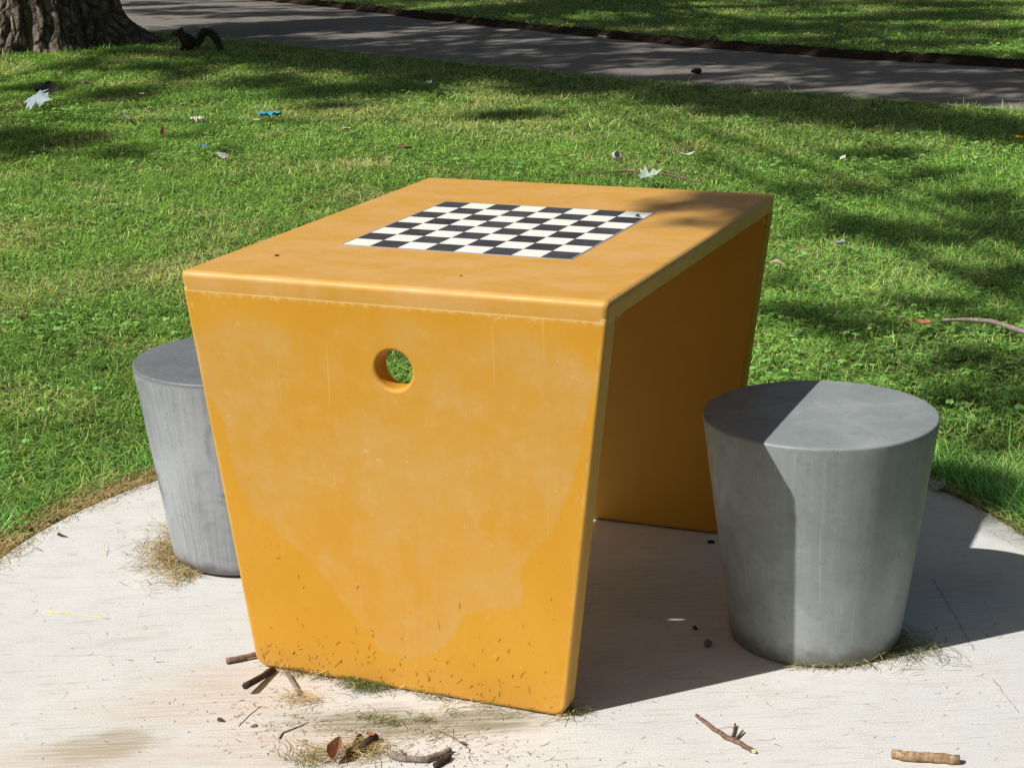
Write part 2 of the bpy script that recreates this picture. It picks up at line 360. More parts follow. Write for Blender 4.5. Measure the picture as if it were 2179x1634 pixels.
def panel(sgn, mat):
    cu = bpy.data.curves.new('c', 'CURVE'); cu.dimensions = '2D'; cu.fill_mode = 'BOTH'
    bv = .0075; cu.bevel_depth = bv; cu.bevel_resolution = 4; cu.extrude = TH/2-bv; cu.offset = -bv
    hyp = math.hypot(H, LEAN)/H
    r = .026; pts = [(wid(ZS)/2, ZS+.0004), (wid(ZS)/2-.005, ZS+.014), (-wid(ZS)/2+.005, ZS+.014), (-wid(ZS)/2, ZS+.0004)]
    dx = (W-WB)/2/H; tl = math.hypot(dx, 1)
    for sx in (-1, 1):
        P = Vector((sx*WB/2, .0025)); up = Vector((sx*dx/tl, 1/tl)); inn = Vector((-sx, 0))
        th = up.angle(inn); d = r/math.tan(th/2); ctr = P+(up+inn).normalized()*r/math.sin(th/2)
        a0 = P+up*d; a1 = P+inn*d; arc = []
        for k in range(9):
            v = (a0-ctr).lerp(a1-ctr, k/8).normalized()*r; arc.append(ctr+v)
        if sx > 0: arc = arc[::-1]
        pts += [(p.x, p.y) for p in arc]
    sp = cu.splines.new('POLY'); sp.points.add(len(pts)-1); sp.use_cyclic_u = True
    for i, (x, z) in enumerate(pts): sp.points[i].co = (x, z*hyp, 0, 1)
    sp = cu.splines.new('POLY'); N = 64; sp.points.add(N-1); sp.use_cyclic_u = True
    for i in range(N):
        a = 2*math.pi*i/N; sp.points[i].co = (HOLE[0]+HR*math.cos(a), HOLE[1]*hyp+HR*math.sin(a), 0, 1)
    co_ = bpy.data.objects.new('tmp', cu); COL.objects.link(co_); dg = bpy.context.evaluated_depsgraph_get()
    me = bpy.data.meshes.new_from_object(co_.evaluated_get(dg)); bpy.data.objects.remove(co_); me.name = 'side_panel'
    n = len(me.vertices); a = np.zeros(n*3, np.float32); me.vertices.foreach_get('co', a); a = a.reshape(-1, 3)
    # curve plane (x, up, thickness) -> table space, leaning inward at the foot
    ph = math.atan2(LEAN, H); x, v, d = a[:, 0], a[:, 1], a[:, 2]
    off = D/2-.0010; d = d-TH/2
    yy = off-LEAN+v*math.sin(ph)+d*math.cos(ph); zz = v*math.cos(ph)-d*math.sin(ph)*0
    b = np.stack([x, sgn*yy, zz], 1); me.vertices.foreach_set('co', b.ravel())
    me.polygons.foreach_set('use_smooth', [True]*len(me.polygons))
    bm = bmesh.new(); bm.from_mesh(me); bmesh.ops.remove_doubles(bm, verts=bm.verts, dist=1e-5)
    bmesh.ops.recalc_face_normals(bm, faces=bm.faces)
    c = cove(sgn); bm.from_mesh(c); bm.to_mesh(me); bm.free()
    o = link('side_panel', me, mat, table); md = o.modifiers.new('wn', 'WEIGHTED_NORMAL'); return o
pf = panel(-1, M_front); pf['label'] = 'front panel with pale water stains and grass bits on its foot'
pb = panel(1, M_side_shaded)
# chessboard inlay
t = NT('inlaid_chess_tiles'); o = t.obj(); B = 0.4475; CE = B/8
s = t.sep(o)
ix = t.ma('FLOOR', t.ma('DIVIDE', t.ma('ADD', s[0], B/2), CE)); iy = t.ma('FLOOR', t.ma('DIVIDE', t.ma('ADD', s[1], B/2), CE))
par = t.ma('MODULO', t.ma('ADD', t.ma('ADD', ix, iy), 16.0), 2.0)   # 0 at the near left square -> white
cmb = t.n('ShaderNodeCombineXYZ'); t.l(ix, cmb.inputs[0]); t.l(iy, cmb.inputs[1])
wn = t.n('ShaderNodeTexWhiteNoise'); t.l(cmb.outputs[0], wn.inputs[0]); rnd = wn.outputs[0]
n1 = t.noise(t.mp(o, scale=(1, 3, 1), rot=(0, 0, .4)), 24, 5, .7); n2 = t.noise(o, 9, 4, .6)
wh = t.mix(t.mr(n1, .35, .75, 0, .6), (.88, .87, .82), (.80, .76, .64)); wh = t.mix(t.mr(rnd, 0, 1, 0, .5, False), wh, (.90, .87, .74))
bk = t.mix(t.mr(n1, .35, .7), (.030, .026, .030), (.085, .078, .082)); bk = t.mix(t.mr(n2, .35, .65, 0, .7), bk, (.022, .014, .014))
bk = t.mix(t.mr(rnd, 0, 1, 0, .35, False), bk, (.11, .105, .115))
c = t.mix(par, wh, bk)
fx = t.ma('ABSOLUTE', t.ma('SUBTRACT', t.ma('FRACT', t.ma('DIVIDE', t.ma('ADD', s[0], B/2), CE)), .5))
fy = t.ma('ABSOLUTE', t.ma('SUBTRACT', t.ma('FRACT', t.ma('DIVIDE', t.ma('ADD', s[1], B/2), CE)), .5))
gt = t.mr(t.ma('MAXIMUM', fx, fy), .488, .496); c = t.mix(gt, c, (.16, .145, .14))
bd = t.mr(t.ma('MAXIMUM', t.ma('ABSOLUTE', s[0]), t.ma('ABSOLUTE', s[1])), B/2-.0004, B/2+.0004); c = t.mix(bd, c, (.30, .28, .30))
M_bd = t.fin(c, t.mr(n1, .3, .7, .38, .55), t.bump(n1, .1, .0005), .4)
bm = bmesh.new(); bmesh.ops.create_cube(bm, size=1)
bmesh.ops.scale(bm, vec=(B+.008, B+.008, .006), verts=bm.verts)
bmesh.ops.bevel(bm, geom=list(bm.edges), offset=.0006, segments=1, affect='EDGES')
o = link('chessboard', bm_mesh(bm, 'chessboard'), M_bd, table); o.location = (0, 0, H-.0022)

# ================================================================== STOOLS
def stool_mat(name, base, pale, seed, blot, streak, topk=1.0):
    t = NT(name); o = t.mp(t.obj(), loc=(seed, seed*.7, 0)); s = t.sep(t.obj())
    n1 = t.noise(o, 5, 5, .6, .4); n2 = t.noise(o, 28, 5, .65); n3 = t.noise(o, 330, 3, .6)
    ang = t.ma('ARCTAN2', s[1], s[0]); cb = t.n('ShaderNodeCombineXYZ'); t.l(t.ma('MULTIPLY', ang, 26), cb.inputs[0]); t.l(t.ma('MULTIPLY', s[2], 3.5), cb.inputs[1])
    cb.inputs[2].default_value = seed; st = t.noise(cb.outputs[0], 1, 4, .6)
    cb2 = t.n('ShaderNodeCombineXYZ'); t.l(t.ma('MULTIPLY', ang, 70), cb2.inputs[0]); t.l(t.ma('MULTIPLY', s[2], 3), cb2.inputs[1]); st2 = t.noise(cb2.outputs[0], 1, 2, .5)
    c = t.mix(t.mr(n1, .35, .68), base, pale)
    side = t.mr(s[2], .415, .428, 1, 0)
    c = t.mix(t.ma('MULTIPLY', t.mr(st, .4, .7, 0, streak), side), c, pale)
    c = t.mix(t.ma('MULTIPLY', t.mr(st2, .66, .73, 0, .5), side), c, tuple(min(1, x*1.55) for x in pale))
    c = t.mix(t.ma('MULTIPLY', t.mr(t.noise(o, 7, 3, .5, .6), .52, .60, 0, blot), 1.0), c, tuple(x*.72 for x in base))
    c = t.mix(t.mr(n2, .5, .75, 0, .3), c, (.20, .185, .155))
    c = t.mix(t.mr(n3, .56, .75, 0, .25), c, tuple(x*.55 for x in base)); c = t.mix(t.mr(n3, .25, .42, .2, 0), c, tuple(min(1, x*1.5) for x in pale))
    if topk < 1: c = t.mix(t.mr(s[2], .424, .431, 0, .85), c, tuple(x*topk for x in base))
    ag = t.noise(o, 75, 4, .75); c = t.mix(t.mr(ag, .56, .68, 0, .35), c, tuple(x*.6 for x in base)); c = t.mix(t.mr(ag, .30, .42, .3, 0), c, tuple(min(1, x*1.25) for x in pale))
    pt = t.vor(o, 70); c = t.mix(t.ma('MULTIPLY', t.mr(pt, .05, .11, .8, 0), t.mr(n2, .50, .57)), c, (.05, .045, .04))
    foot = t.ma('ADD', s[2], t.mr(n2, .3, .7, -.015, .015, False)); c = t.mix(t.mr(foot, .01, .045, .65, 0), c, (.10, .085, .06))
    return t.fin(c, t.mr(n2, .3, .7, .38, .58), t.bump(t.ma('ADD', n3, t.ma('MULTIPLY', n2, .6)), .2, .0007), .4)
HS = .435; R1 = .213; R2 = .157
def stool(loc, mat, rb, label):
    pr = [(0, HS), (.10, HS), (R1-.03, HS-.0005), (R1-.005, HS-.0008)]
    pr += [(R1-.005+.005*math.sin(a), HS-.0058+.005*math.cos(a)) for a in np.linspace(.2, math.pi/2+.1, 6)]
    sl = (R1-R2)/HS; zb = rb
    pr += [(R2+sl*z, z) for z in np.linspace(HS-.03, zb+.004, 8)]
    re = R2+sl*zb
    pr += [(re-rb*.8+rb*.8*math.cos(a), zb-zb*math.sin(a)*.92) for a in np.linspace(.1, math.pi/2, 7)]
    pr += [(0, zb*.08)]
    o = link('concrete_stool', bm_mesh(lathe(pr, 128), 'concrete_stool', True), mat); o.location = loc
    tag(o, label, 'stool', 'tapered concrete stools beside the table'); return o
stool((.615, .0085, .0), stool_mat('dark_grey_concrete', (.245, .270, .270), (.325, .350, .350), 3.1, .28, .4), .010, 'dark grey tapered concrete stool by the open side of the table, half in its shade')
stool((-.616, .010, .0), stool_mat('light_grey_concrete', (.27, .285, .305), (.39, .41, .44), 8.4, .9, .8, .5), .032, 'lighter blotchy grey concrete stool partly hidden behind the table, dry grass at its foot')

# ================================================================== GRASS
M_grass = attr_mat('grass_blades', .30, .42, .35)
def blades(P, L, Wd, tilt, az, curl, C0, C1):
    """P (n,3) roots; L length, Wd width, tilt from vertical, az heading, curl extra bend; colours root/tip."""
    n = len(P); d = np.stack([np.cos(az), np.sin(az)], 1); side = np.stack([-np.sin(az+RS.uniform(-.9, .9, n)), np.cos(az), np.zeros(n)], 1)
    side /= np.linalg.norm(side, axis=1)[:, None]
    def seg(p, tl, l):
        return p+np.concatenate([d*(np.sin(tl)*l)[:, None], (np.cos(tl)*l)[:, None]], 1)
    m = seg(P, tilt, L*.5); tp = seg(m, tilt+curl, L*.5)
    hwv = side*(Wd/2)[:, None]
    V = np.stack([P-hwv*.8, P+hwv*.8, m+hwv, m-hwv, tp], 1).reshape(-1, 3)
    b = np.arange(n)*5
    q = np.stack([b, b+1, b+2, b+3], 1); tr = np.stack([b+3, b+2, b+4], 1)
    cm = (C0+C1)/2
    C = np.stack([C0, C0, cm, cm, C1], 1).reshape(-1, 3)
    return V, q, tr, C
def merge(parts):
    V = []; Q = []; T = []; C = []; o = 0
    for v, q, tr, c in parts:
        V.append(v); Q.append(q+o); T.append(tr+o); C.append(c); o += len(v)
    return np.concatenate(V), np.concatenate(Q), np.concatenate(T), np.concatenate(C)
def lawn_ok(x, y, pad_gap=0.0):
    r = np.hypot(x-SC[0], y-SC[1])
    ok = r > SR+pad_gap
    ok &= ~((y > path_near(x)-.02+.05*(vnoise(x, y, 5)-.5)) & (y < path_far(x)+.03+.22*vnoise(x, x*0+1., 2.3)**2))
    return ok
TR = gp(58, 112); TR = np.array([TR[0]-.45, TR[1]+.62])       # visible tree
def sample(n_base, rmin, rmax, half, dens, yawc=YAW):
    out = []
    edges = np.linspace(rmin, rmax, 60)
    for a, b in zip(edges, edges[1:]):
        rm = (a+b)/2; n = int(dens(rm)*half*(b*b-a*a)*n_base)
        th = yawc+RS.uniform(-half, half, n); r = np.sqrt(RS.uniform(a*a, b*b, n))
        out.append(np.stack([CAM[0]+r*np.sin(th), CAM[1]+r*np.cos(th), r, th-yawc], 1))
    return np.concatenate(out)
def colour(x, y, n):
    """per blade colour: patches of fresh, blue-green and dry grass"""
    a = vnoise(x, y, 1.1, 1); b = vnoise(x, y, 3.3, 2); d = vnoise(x, y, .55, 3)
    fresh = np.array([.250, .480, .070]); mid = np.array([.205, .370, .065]); blue = np.array([.150, .330, .075]); dry = np.array([.58, .54, .22]); yel = np.array([.42, .58, .115])
    u = RS.rand(n); c = np.empty((n, 3))
    right = sstep(-1.5, .2, x)                        # the right part is fresher
    pdry = .06+.30*sstep(.5, .85, b)*(1-.7*right)+.16*sstep(.45, .8, d)*(1-.6*right)+.5*sstep(.74, .9, vnoise(x, y, 2.1, 17))*(1-.8*right)
    pyel = pdry+.20+.12*a; pblue = pyel+.18+.1*(1-a)
    c[:] = mid+(fresh-mid)*np.clip(a*1.2*(.6+.6*right), 0, 1)[:, None]
    c[u < pblue] = blue; c[u < pyel] = yel; c[u < pdry] = dry
    c *= np.array([1.13, 1.22, 1.14])*RS.uniform(.50, 1.55, (n, 1)); c *= (.86+.36*vnoise(x, y, 5.5, 13)+.25*(vnoise(x, y, .8, 15)-.5))[:, None]; c *= 1+.14*right[:, None]*np.array([1, 1.1, 1.6]); c *= (1+RS.uniform(-.06, .06, (n, 3)))
    return np.clip(c, 0, 1)
def dens(r): return 26000*np.clip(6/r, 0, 1)**1.15
S1 = sample(1.0, 2.6, 21.5, .325, dens); S2 = sample(.35, 2.6, 18, .50, dens); S2 = S2[np.abs(S2[:, 3]) > .325]
S3 = sample(.14, 3, 34, 1.0, lambda q: 15000*np.clip(6/q, 0, 1)**1.3); S3 = S3[((np.abs(S3[:, 3]) > .50) | (S3[:, 2] > 21))]
S2 = S2[(RS.rand(len(S2)) < 1)]; S = np.concatenate([S1, S2, S3]); S = S[lawn_ok(S[:, 0], S[:, 1], .004)]
S = S[np.hypot(S[:, 0]-TR[0], S[:, 1]-TR[1]) > .62]; S = S[~((S[:, 0] > .3) & (S[:, 1] < .2))]
x, y, r = S[:, 0], S[:, 1], S[:, 2]; n = len(S)
rs = np.hypot(x-SC[0], y-SC[1])-SR
# thin bare strip and long uncut tufts along the pad
left = x < -.5
long_ = np.exp(-((rs-.12)/.07)**2)*(.4+.8*vnoise(x, y, 6, 4)) + np.exp(-((rs-.05)/.06)**2)*(~left)*1.1
keep = RS.rand(n) < np.where(left & (y > -.6), sstep(.02, .10, rs), 1)
keep &= RS.rand(n) < (.45+.55*sstep(.25, .55, vnoise(x, y, 14, 5)))*(.5+.5*sstep(.2, .5, vnoise(x, y, 42, 6)))
L = RS.lognormal(math.log(.031), .34, n)*(1+.35*vnoise(x, y, 2.2, 6))*(1+1.25*np.clip(long_, 0, 1.4))
L *= 1+.45*sstep(.55, .85, vnoise(x, y, 1.6, 7))*sstep(-1.2, 0, x)
nearp = np.exp(-(np.abs(y-path_near(x))/.15)**2); L *= 1+.5*nearp
neart = np.exp(-((np.hypot(x-TR[0], y-TR[1])-.8)/.25)**2); L *= 1+1.6*neart*RS.rand(n)
ly = RS.rand(n) < .68; tilt = np.where(ly, RS.normal(1.38, .14, n), np.abs(RS.normal(.6, .35, n))); L *= np.where(ly, 1.0, .62); L = np.where(y < -.55, L*.5, L); long_ = np.where(y < -.55, 0, long_); zl = np.where(ly, RS.uniform(.002, .024, n), 0); tilt = np.clip(tilt*(1-.3*np.clip(long_, 0, 1)), .03, 1.62)
Wd = RS.uniform(.0013, .0030, n)*np.clip(r/6.5, 1, 2.1)*np.where((np.abs(S[:, 3]) > .50) | (r > 21), 2.2, 1)
C = colour(x, y, n)
C = np.where((long_ > .55)[:, None], C*np.array([.72, .95, 1.05]), C)
P = np.stack([x, y, -.027+zfar(x, y)+zl], 1); az = RS.uniform(-math.pi, math.pi, n)
k = keep
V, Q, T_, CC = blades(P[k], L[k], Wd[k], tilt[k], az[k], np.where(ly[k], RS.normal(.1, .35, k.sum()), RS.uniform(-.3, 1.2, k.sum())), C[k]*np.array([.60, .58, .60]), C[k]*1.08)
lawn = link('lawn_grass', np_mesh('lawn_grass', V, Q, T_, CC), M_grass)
tag(lawn, 'short mown green lawn with yellowed dry blades around the concrete pad and beyond the path', 'grass', kind='stuff')
print('blades', int(k.sum()))

# clover and broad leaved weeds
M_leafy = attr_mat('clover_leaves', .28, .5, .3)
def discs(P, R, nrm, C, k=6, notch=False):
    """flat k-gons as fans of triangles"""
    n = len(P); a = RS.uniform(0, 6.28, n)
    nrm = nrm/np.linalg.norm(nrm, axis=1)[:, None]
    t1 = np.cross(nrm, np.stack([np.cos(a), np.sin(a), np.zeros(n)], 1)); t1 /= np.linalg.norm(t1, axis=1)[:, None]; t2 = np.cross(nrm, t1)
    V = [P-nrm*(R*.15)[:, None]]
    for i in range(k):
        an = 2*math.pi*i/k; V.append(P+(t1*math.cos(an)+t2*math.sin(an)*.85)*R[:, None])
    V = np.stack(V, 1).reshape(-1, 3); b = np.arange(n)*(k+1)
    T = np.concatenate([np.stack([b, b+1+i, b+1+(i+1) % k], 1) for i in range(k)])
    return V, T, np.repeat(C, k+1, 0)
Sc = sample(.17, 3.2, 14, .34, lambda r: 9000*np.clip(5.5/r, 0, 1)**1.1); Sc = Sc[lawn_ok(Sc[:, 0], Sc[:, 1], .03)]
x, y = Sc[:, 0], Sc[:, 1]
pc = .55*sstep(.52, .75, vnoise(x, y, 1.4, 8))*(.15+.85*sstep(-1.6, -.2, x))+.10*sstep(.55, .8, vnoise(x, y, 4, 12))
for px, py, rr in [(1900, 320, .55), (2080, 350, .5), (1700, 560, .3), (1650, 470, .35), (1800, 430, .3), (170, 680, .25), (60, 480, .3), (150, 245, .35), (420, 330, .3), (2100, 640, .25), (1150, 350, .3), (980, 340, .25)]:
    p = gp(px, py); pc = np.maximum(pc, .8*np.exp(-((x-p[0])**2+(y-p[1])**2)/rr**2))
kk = RS.rand(len(x)) < pc; x, y, rr_ = x[kk], y[kk], Sc[kk, 2]; n = len(x)
z = RS.uniform(-.006, .018, n)+zfar(x, y); ang = RS.uniform(0, 6.28, n); Vs = []; Ts = []; Cs = []; off = 0
cc = np.array([.20, .38, .085])*RS.uniform(.7, 1.45, (n, 1))*(1+RS.uniform(-.08, .08, (n, 3)))
Rl = RS.uniform(.0042, .0078, n)*np.clip(rr_/8, 1, 1.4)
base_n = np.stack([RS.normal(0, .35, n), RS.normal(0, .35, n), np.ones(n)], 1)
for j in range(3):
    a = ang+j*2.094; P = np.stack([x+np.cos(a)*Rl*.95, y+np.sin(a)*Rl*.95, z], 1)
    nr = base_n+np.stack([np.cos(a)*.25, np.sin(a)*.25, np.zeros(n)], 1)
    v, tt, c_ = discs(P, Rl, nr, cc); Vs.append(v); Ts.append(tt+off); Cs.append(c_); off += len(v)
cl = link('clover', np_mesh('clover', np.concatenate(Vs), None, np.concatenate(Ts), np.concatenate(Cs)), M_leafy)
tag(cl, 'patches of small round clover leaves growing through the lawn', 'clover', kind='stuff')
# broad leaves: rosettes of longer, wide blades
Sw = sample(.004, 3.2, 15, .34, lambda r: 9000*np.clip(5.5/r, 0, 1)**1.1); Sw = Sw[lawn_ok(Sw[:, 0], Sw[:, 1], .05)]
sel = RS.rand(len(Sw)) < .15+.85*sstep(.5, .7, vnoise(Sw[:, 0], Sw[:, 1], 1.8, 9)); Sw = Sw[sel]
m = 5; x = np.repeat(Sw[:, 0], m)+RS.normal(0, .006, len(Sw)*m); y = np.repeat(Sw[:, 1], m)+RS.normal(0, .006, len(Sw)*m); n = len(x)
cw = np.array([.16, .31, .075])*RS.uniform(.7, 1.35, (n, 1))
bw = blades(np.stack([x, y, -.02+zfar(x, y)], 1), RS.uniform(.02, .045, n), RS.uniform(.005, .012, n), RS.uniform(.5, 1.1, n), RS.uniform(0, 6.28, n), RS.uniform(.1, .7, n), cw*.8, cw)
tag(link('broad_leaf_weeds', np_mesh('broad_leaf_weeds', bw[0], bw[1], bw[2], bw[3]), M_leafy), 'small rosettes of broad pale green weed leaves scattered in the lawn', 'weeds', kind='stuff')

# ---- dry clippings and thatch (thin curved strands)
M_straw = attr_mat('dry_straw', .15, .6, .25)
def strands(P, L, Wd, az, bend, lift, C, seg=4, up=None):
    """ribbons lying near the ground; P centre points"""
    n = len(P); V = []; a = az.copy(); p = P-np.stack([np.cos(az), np.sin(az), np.zeros(n)], 1)*(L/2)[:, None]
    for i in range(seg+1):
        s = i/seg; side = np.stack([-np.sin(a), np.cos(a), RS.uniform(-.5, .5, n)], 1)*(Wd/2*(1-.75*s*s))[:, None]
        pz = p.copy(); pz[:, 2] += lift*np.sin(math.pi*s)+ .0006
        V += [pz-side, pz+side]
        p = p+np.stack([np.cos(a), np.sin(a), np.zeros(n)], 1)*(L/seg)[:, None]; a = a+bend/seg
    V = np.stack(V, 1).reshape(-1, 3); b = np.arange(n)*(2*(seg+1))
    Q = np.concatenate([np.stack([b+2*i, b+2*i+1, b+2*i+3, b+2*i+2], 1) for i in range(seg)])
    return V, Q, np.repeat(C, 2*(seg+1), 0)
def straw_col(n, green=.0):
    base = np.array([[.56, .42, .18], [.42, .28, .11], [.68, .56, .28], [.22, .14, .06]])
    c = base[RS.choice(4, n, p=[.35, .3, .2, .15])]*RS.uniform(.7, 1.2, (n, 1))
    g_ = RS.rand(n) < green; c[g_] = np.array([.13, .17, .05])*RS.uniform(.6, 1.3, (g_.sum(), 1)); return c
def put(name, groups, label, cat, mat=None):
    V = []; Q = []; C = []; o = 0
    for v, q_, c_ in groups: V.append(v); Q.append(q_+o); C.append(c_); o += len(v)
    ob = link(name, np_mesh(name, np.concatenate(V), np.concatenate(Q), None, np.concatenate(C)), mat or M_straw)
    return tag(ob, label, cat, kind='stuff')
# brown thatch strip along the pad
n = 15000; th = RS.uniform(math.radians(20), math.radians(200), n); inn = th > math.radians(95)
r_ = SR+np.where(inn, RS.normal(.035, .035, n), RS.normal(.015, .02, n)); keep = (RS.rand(n) < np.where(inn, 1, .35)*(.35+.65*vnoise(th*6, th*0, 1)))
th, r_ = th[keep], r_[keep]; n = len(th); x = SC[0]+r_*np.cos(th); y = SC[1]+r_*np.sin(th)
P = np.stack([x, y, np.where(r_ < SR, .0005, -.012)+RS.uniform(0, .014, n)], 1)
A = strands(P, RS.uniform(.015, .055, n), RS.uniform(.0008, .0018, n), th+1.57+RS.normal(0, .7, n), RS.normal(0, .9, n), RS.uniform(0, .008, n), straw_col(n, .03))
put('dead_grass_edge', [A], 'brown dead grass matted along the rim of the concrete pad', 'dead grass')
# fans of clippings at the feet
def fan(c, n, spread, L0, az=None, ring=None, green=.1, hgt=.012, sig=None):
    if ring:
        a = RS.uniform(ring[1], ring[2], n); rr = ring[0]+np.abs(RS.normal(0, ring[3], n)); P = np.stack([c[0]+rr*np.cos(a), c[1]+rr*np.sin(a)], 1)
        aa = a+1.57+RS.normal(0, .8, n)
    else:
        P = np.stack([c[0]+RS.normal(0, spread[0], n), c[1]+RS.normal(0, spread[1], n)], 1); aa = RS.uniform(0, 6.28, n) if az is None else az+RS.normal(0, sig or .7, n)
    P = np.concatenate([P, RS.uniform(.0, hgt, (n, 1))], 1)
    return strands(P, RS.uniform(.5, 1.5, n)*L0, RS.uniform(.0006, .0015, n), aa, RS.normal(0, 1.0, n), RS.uniform(0, .006, n), straw_col(n, green))
ring_l = fan((-.616, .01), 900, None, .045, ring=(.150, math.radians(150), math.radians(262), .045), green=.12)
ring_l2 = fan((-.74, -.05), 260, (.05, .05), .06, green=.2)
put('dry_grass_clippings', [ring_l, ring_l2, fan((-.80, .07), 260, (.05, .07), .06, green=.08)], 'tangle of dry yellow clippings at the foot of the lighter grey stool', 'clippings')
put('dry_grass_clippings', [fan((.617, .0115), 420, None, .04, ring=(.140, math.radians(-95), math.radians(30), .014), green=.5),
    fan(gp(1945, 1385), 200, (.035, .04), .05, green=.75), fan((.617, .0115), 150, None, .03, ring=(.142, math.radians(180), math.radians(268), .006), green=.2)],
    'olive and straw coloured clippings round the foot of the dark grey stool', 'clippings')
fp = []
for px, py, n, sp, gq in [(640, 1432, 90, (.03, .008), .3), (720, 1442, 180, (.04, .010), .45), (780, 1462, 260, (.022, .014), .85), (860, 1468, 60, (.05, .008), .5), (980, 1500, 60, (.06, .008), .5), (640, 1490, 80, (.022, .012), .0), (1130, 1524, 30, (.05, .006), .4), (1215, 1515, 60, (.015, .01), .8)]:
    p = gp(px, py); fp.append(fan(p, n, sp, .035, green=gq, az=BA-.2, sig=.9))
put('dry_grass_clippings', fp, 'green and straw clippings along the foot of the yellow front panel', 'clippings')
fp = []
for px, py, n, sp, gq, l0 in [(815, 1537, 60, (.022, .006), .9, .03), (900, 1535, 40, (.014, .005), .9, .02), (960, 1520, 24, (.012, .004), .9, .02), (770, 1595, 90, (.02, .016), .1, .045), (700, 1607, 60, (.035, .008), .1, .05), (660, 1622, 90, (.02, .014), .6, .03), (800, 1600, 30, (.03, .02), .3, .06), (940, 1570, 18, (.035, .012), 0, .05)]:
    fp.append(fan(gp(px, py), n, sp, l0, green=gq))
put('dry_grass_clippings', fp, 'loose tufts of clippings among the twigs at the near edge of the pad', 'clippings')
# sparse debris over the pad
n = 900; a = RS.uniform(0, 6.28, n); r_ = SR*np.sqrt(RS.rand(n))*.98
P = np.stack([SC[0]+r_*np.cos(a), SC[1]+r_*np.sin(a), np.zeros(n)+.0002], 1)
deb = strands(P, RS.lognormal(math.log(.010), .6, n), RS.uniform(.0005, .0013, n), RS.uniform(0, 6.28, n), RS.normal(0, 1.2, n), RS.uniform(0, .0015, n), straw_col(n)*.6)
n = 700; c0 = gp(800, 1570); P = np.stack([c0[0]+RS.normal(0, .17, n), c0[1]+RS.normal(0, .06, n), np.zeros(n)+.0002], 1)
P = P[np.hypot(P[:, 0]-SC[0], P[:, 1]-SC[1]) < SR-.01]; n = len(P)
deb2 = strands(P, RS.lognormal(math.log(.008), .6, n), RS.uniform(.0006, .0016, n), RS.uniform(0, 6.28, n), RS.normal(0, 1.2, n), RS.uniform(0, .0015, n), straw_col(n, .15)*.65)
put('fine_debris', [deb, deb2], 'fine dark specks and short stem bits strewn over the concrete pad', 'debris')
# bits stuck to the foot of the front panel
n = 190; u = RS.uniform(-.5, .5, n); z = np.abs(RS.normal(0, .055, n))+.006; z = np.where(RS.rand(n) < .2, RS.uniform(.02, .25, n), z)
ww = WB+(W-WB)*z/H-.03; px_ = u*ww; py_ = -D/2+.0010+LEAN*(1-z/H)-.0006; an = 1.57+RS.normal(0, .6, n); l = RS.lognormal(math.log(.0055), .65, n)
dx = np.cos(an)*l/2; dz = np.sin(an)*l/2; hw_ = RS.uniform(.0002, .00042, n)
V = np.stack([np.stack([px_-dx-hw_, py_, z-dz], 1), np.stack([px_-dx+hw_, py_-.0006, z-dz], 1), np.stack([px_+dx+hw_, py_-.0016, z+dz], 1), np.stack([px_+dx-hw_, py_-.0008, z+dz], 1)], 1).reshape(-1, 3)
o = link('stuck_clippings', np_mesh('stuck', V, np.arange(n*4).reshape(-1, 4), None, np.repeat(straw_col(n, .25)*.72, 4, 0)), M_straw, pf); o['kind'] = 'stuff'
# specks on the tabletop
def pip(name, px, py, z, s, col, label, cat, squash=.5, zofs=0):
    p = gp(px, py, z); bm = bmesh.new(); bmesh.ops.create_icosphere(bm, subdivisions=2, radius=s)
    for v in bm.verts:
        k = 1+.25*math.sin(v.co.x/s*3+px)+.18*math.sin(v.co.y/s*4+py); v.co.x *= k*1.2; v.co.y *= k*.85; v.co.z = v.co.z*squash*k
    me = bm_mesh(bm, name, True); o = link(name, me, plain(name, col, .8, .3, 300)); o.location = (p[0], p[1], z+s*squash*.85+zofs)
    o.rotation_euler.z = px*.7; return tag(o, label, cat)
pip('dirt_speck', 589, 545, H, .0032, (.05, .018, .01), 'tiny dark crumb on the near left of the tabletop', 'dirt')
pip('dirt_speck', 981, 588, H, .0019, (.07, .03, .012), 'tiniest brown dot on the tabletop, just in front of the chessboard', 'dirt')
# fly on the board
fly = empty('fly', gp(1357, 462, H+.001)); tag(fly, 'small black fly sitting near the far right corner of the chessboard', 'fly')
mb = plain('fly_black', (.01, .01, .012), .4, .3, 500)
bm = bmesh.new()
for cx_, rr, sx in [(0, .0022, 1.8), (.005, .0019, 1.0)]:
    r0 = bmesh.ops.create_icosphere(bm, subdivisions=2, radius=rr)['verts']
    for v in r0: v.co.x = v.co.x*sx+cx_; v.co.z += .003
for sx in (-.002, .001, .003):
    for sy in (-1, 1): tube(bm, [(sx, 0, .003), (sx, sy*.003, .004), (sx*1.6, sy*.005, 0)], .0003, 4)
link('body', bm_mesh(bm, 'fly_body', True), mb, fly)
for sy in (-1, 1):
    bm = bmesh.new(); vs = [bm.verts.new(p) for p in [(.003, sy*.0006, .0052), (-.003, sy*.0035, .0055), (-.006, sy*.0022, .005), (-.004, sy*.0006, .005)]]; bm.faces.new(vs)
    link('wing', bm_mesh(bm, 'wing'), mb, fly)
fly.rotation_euler.z = 2.3

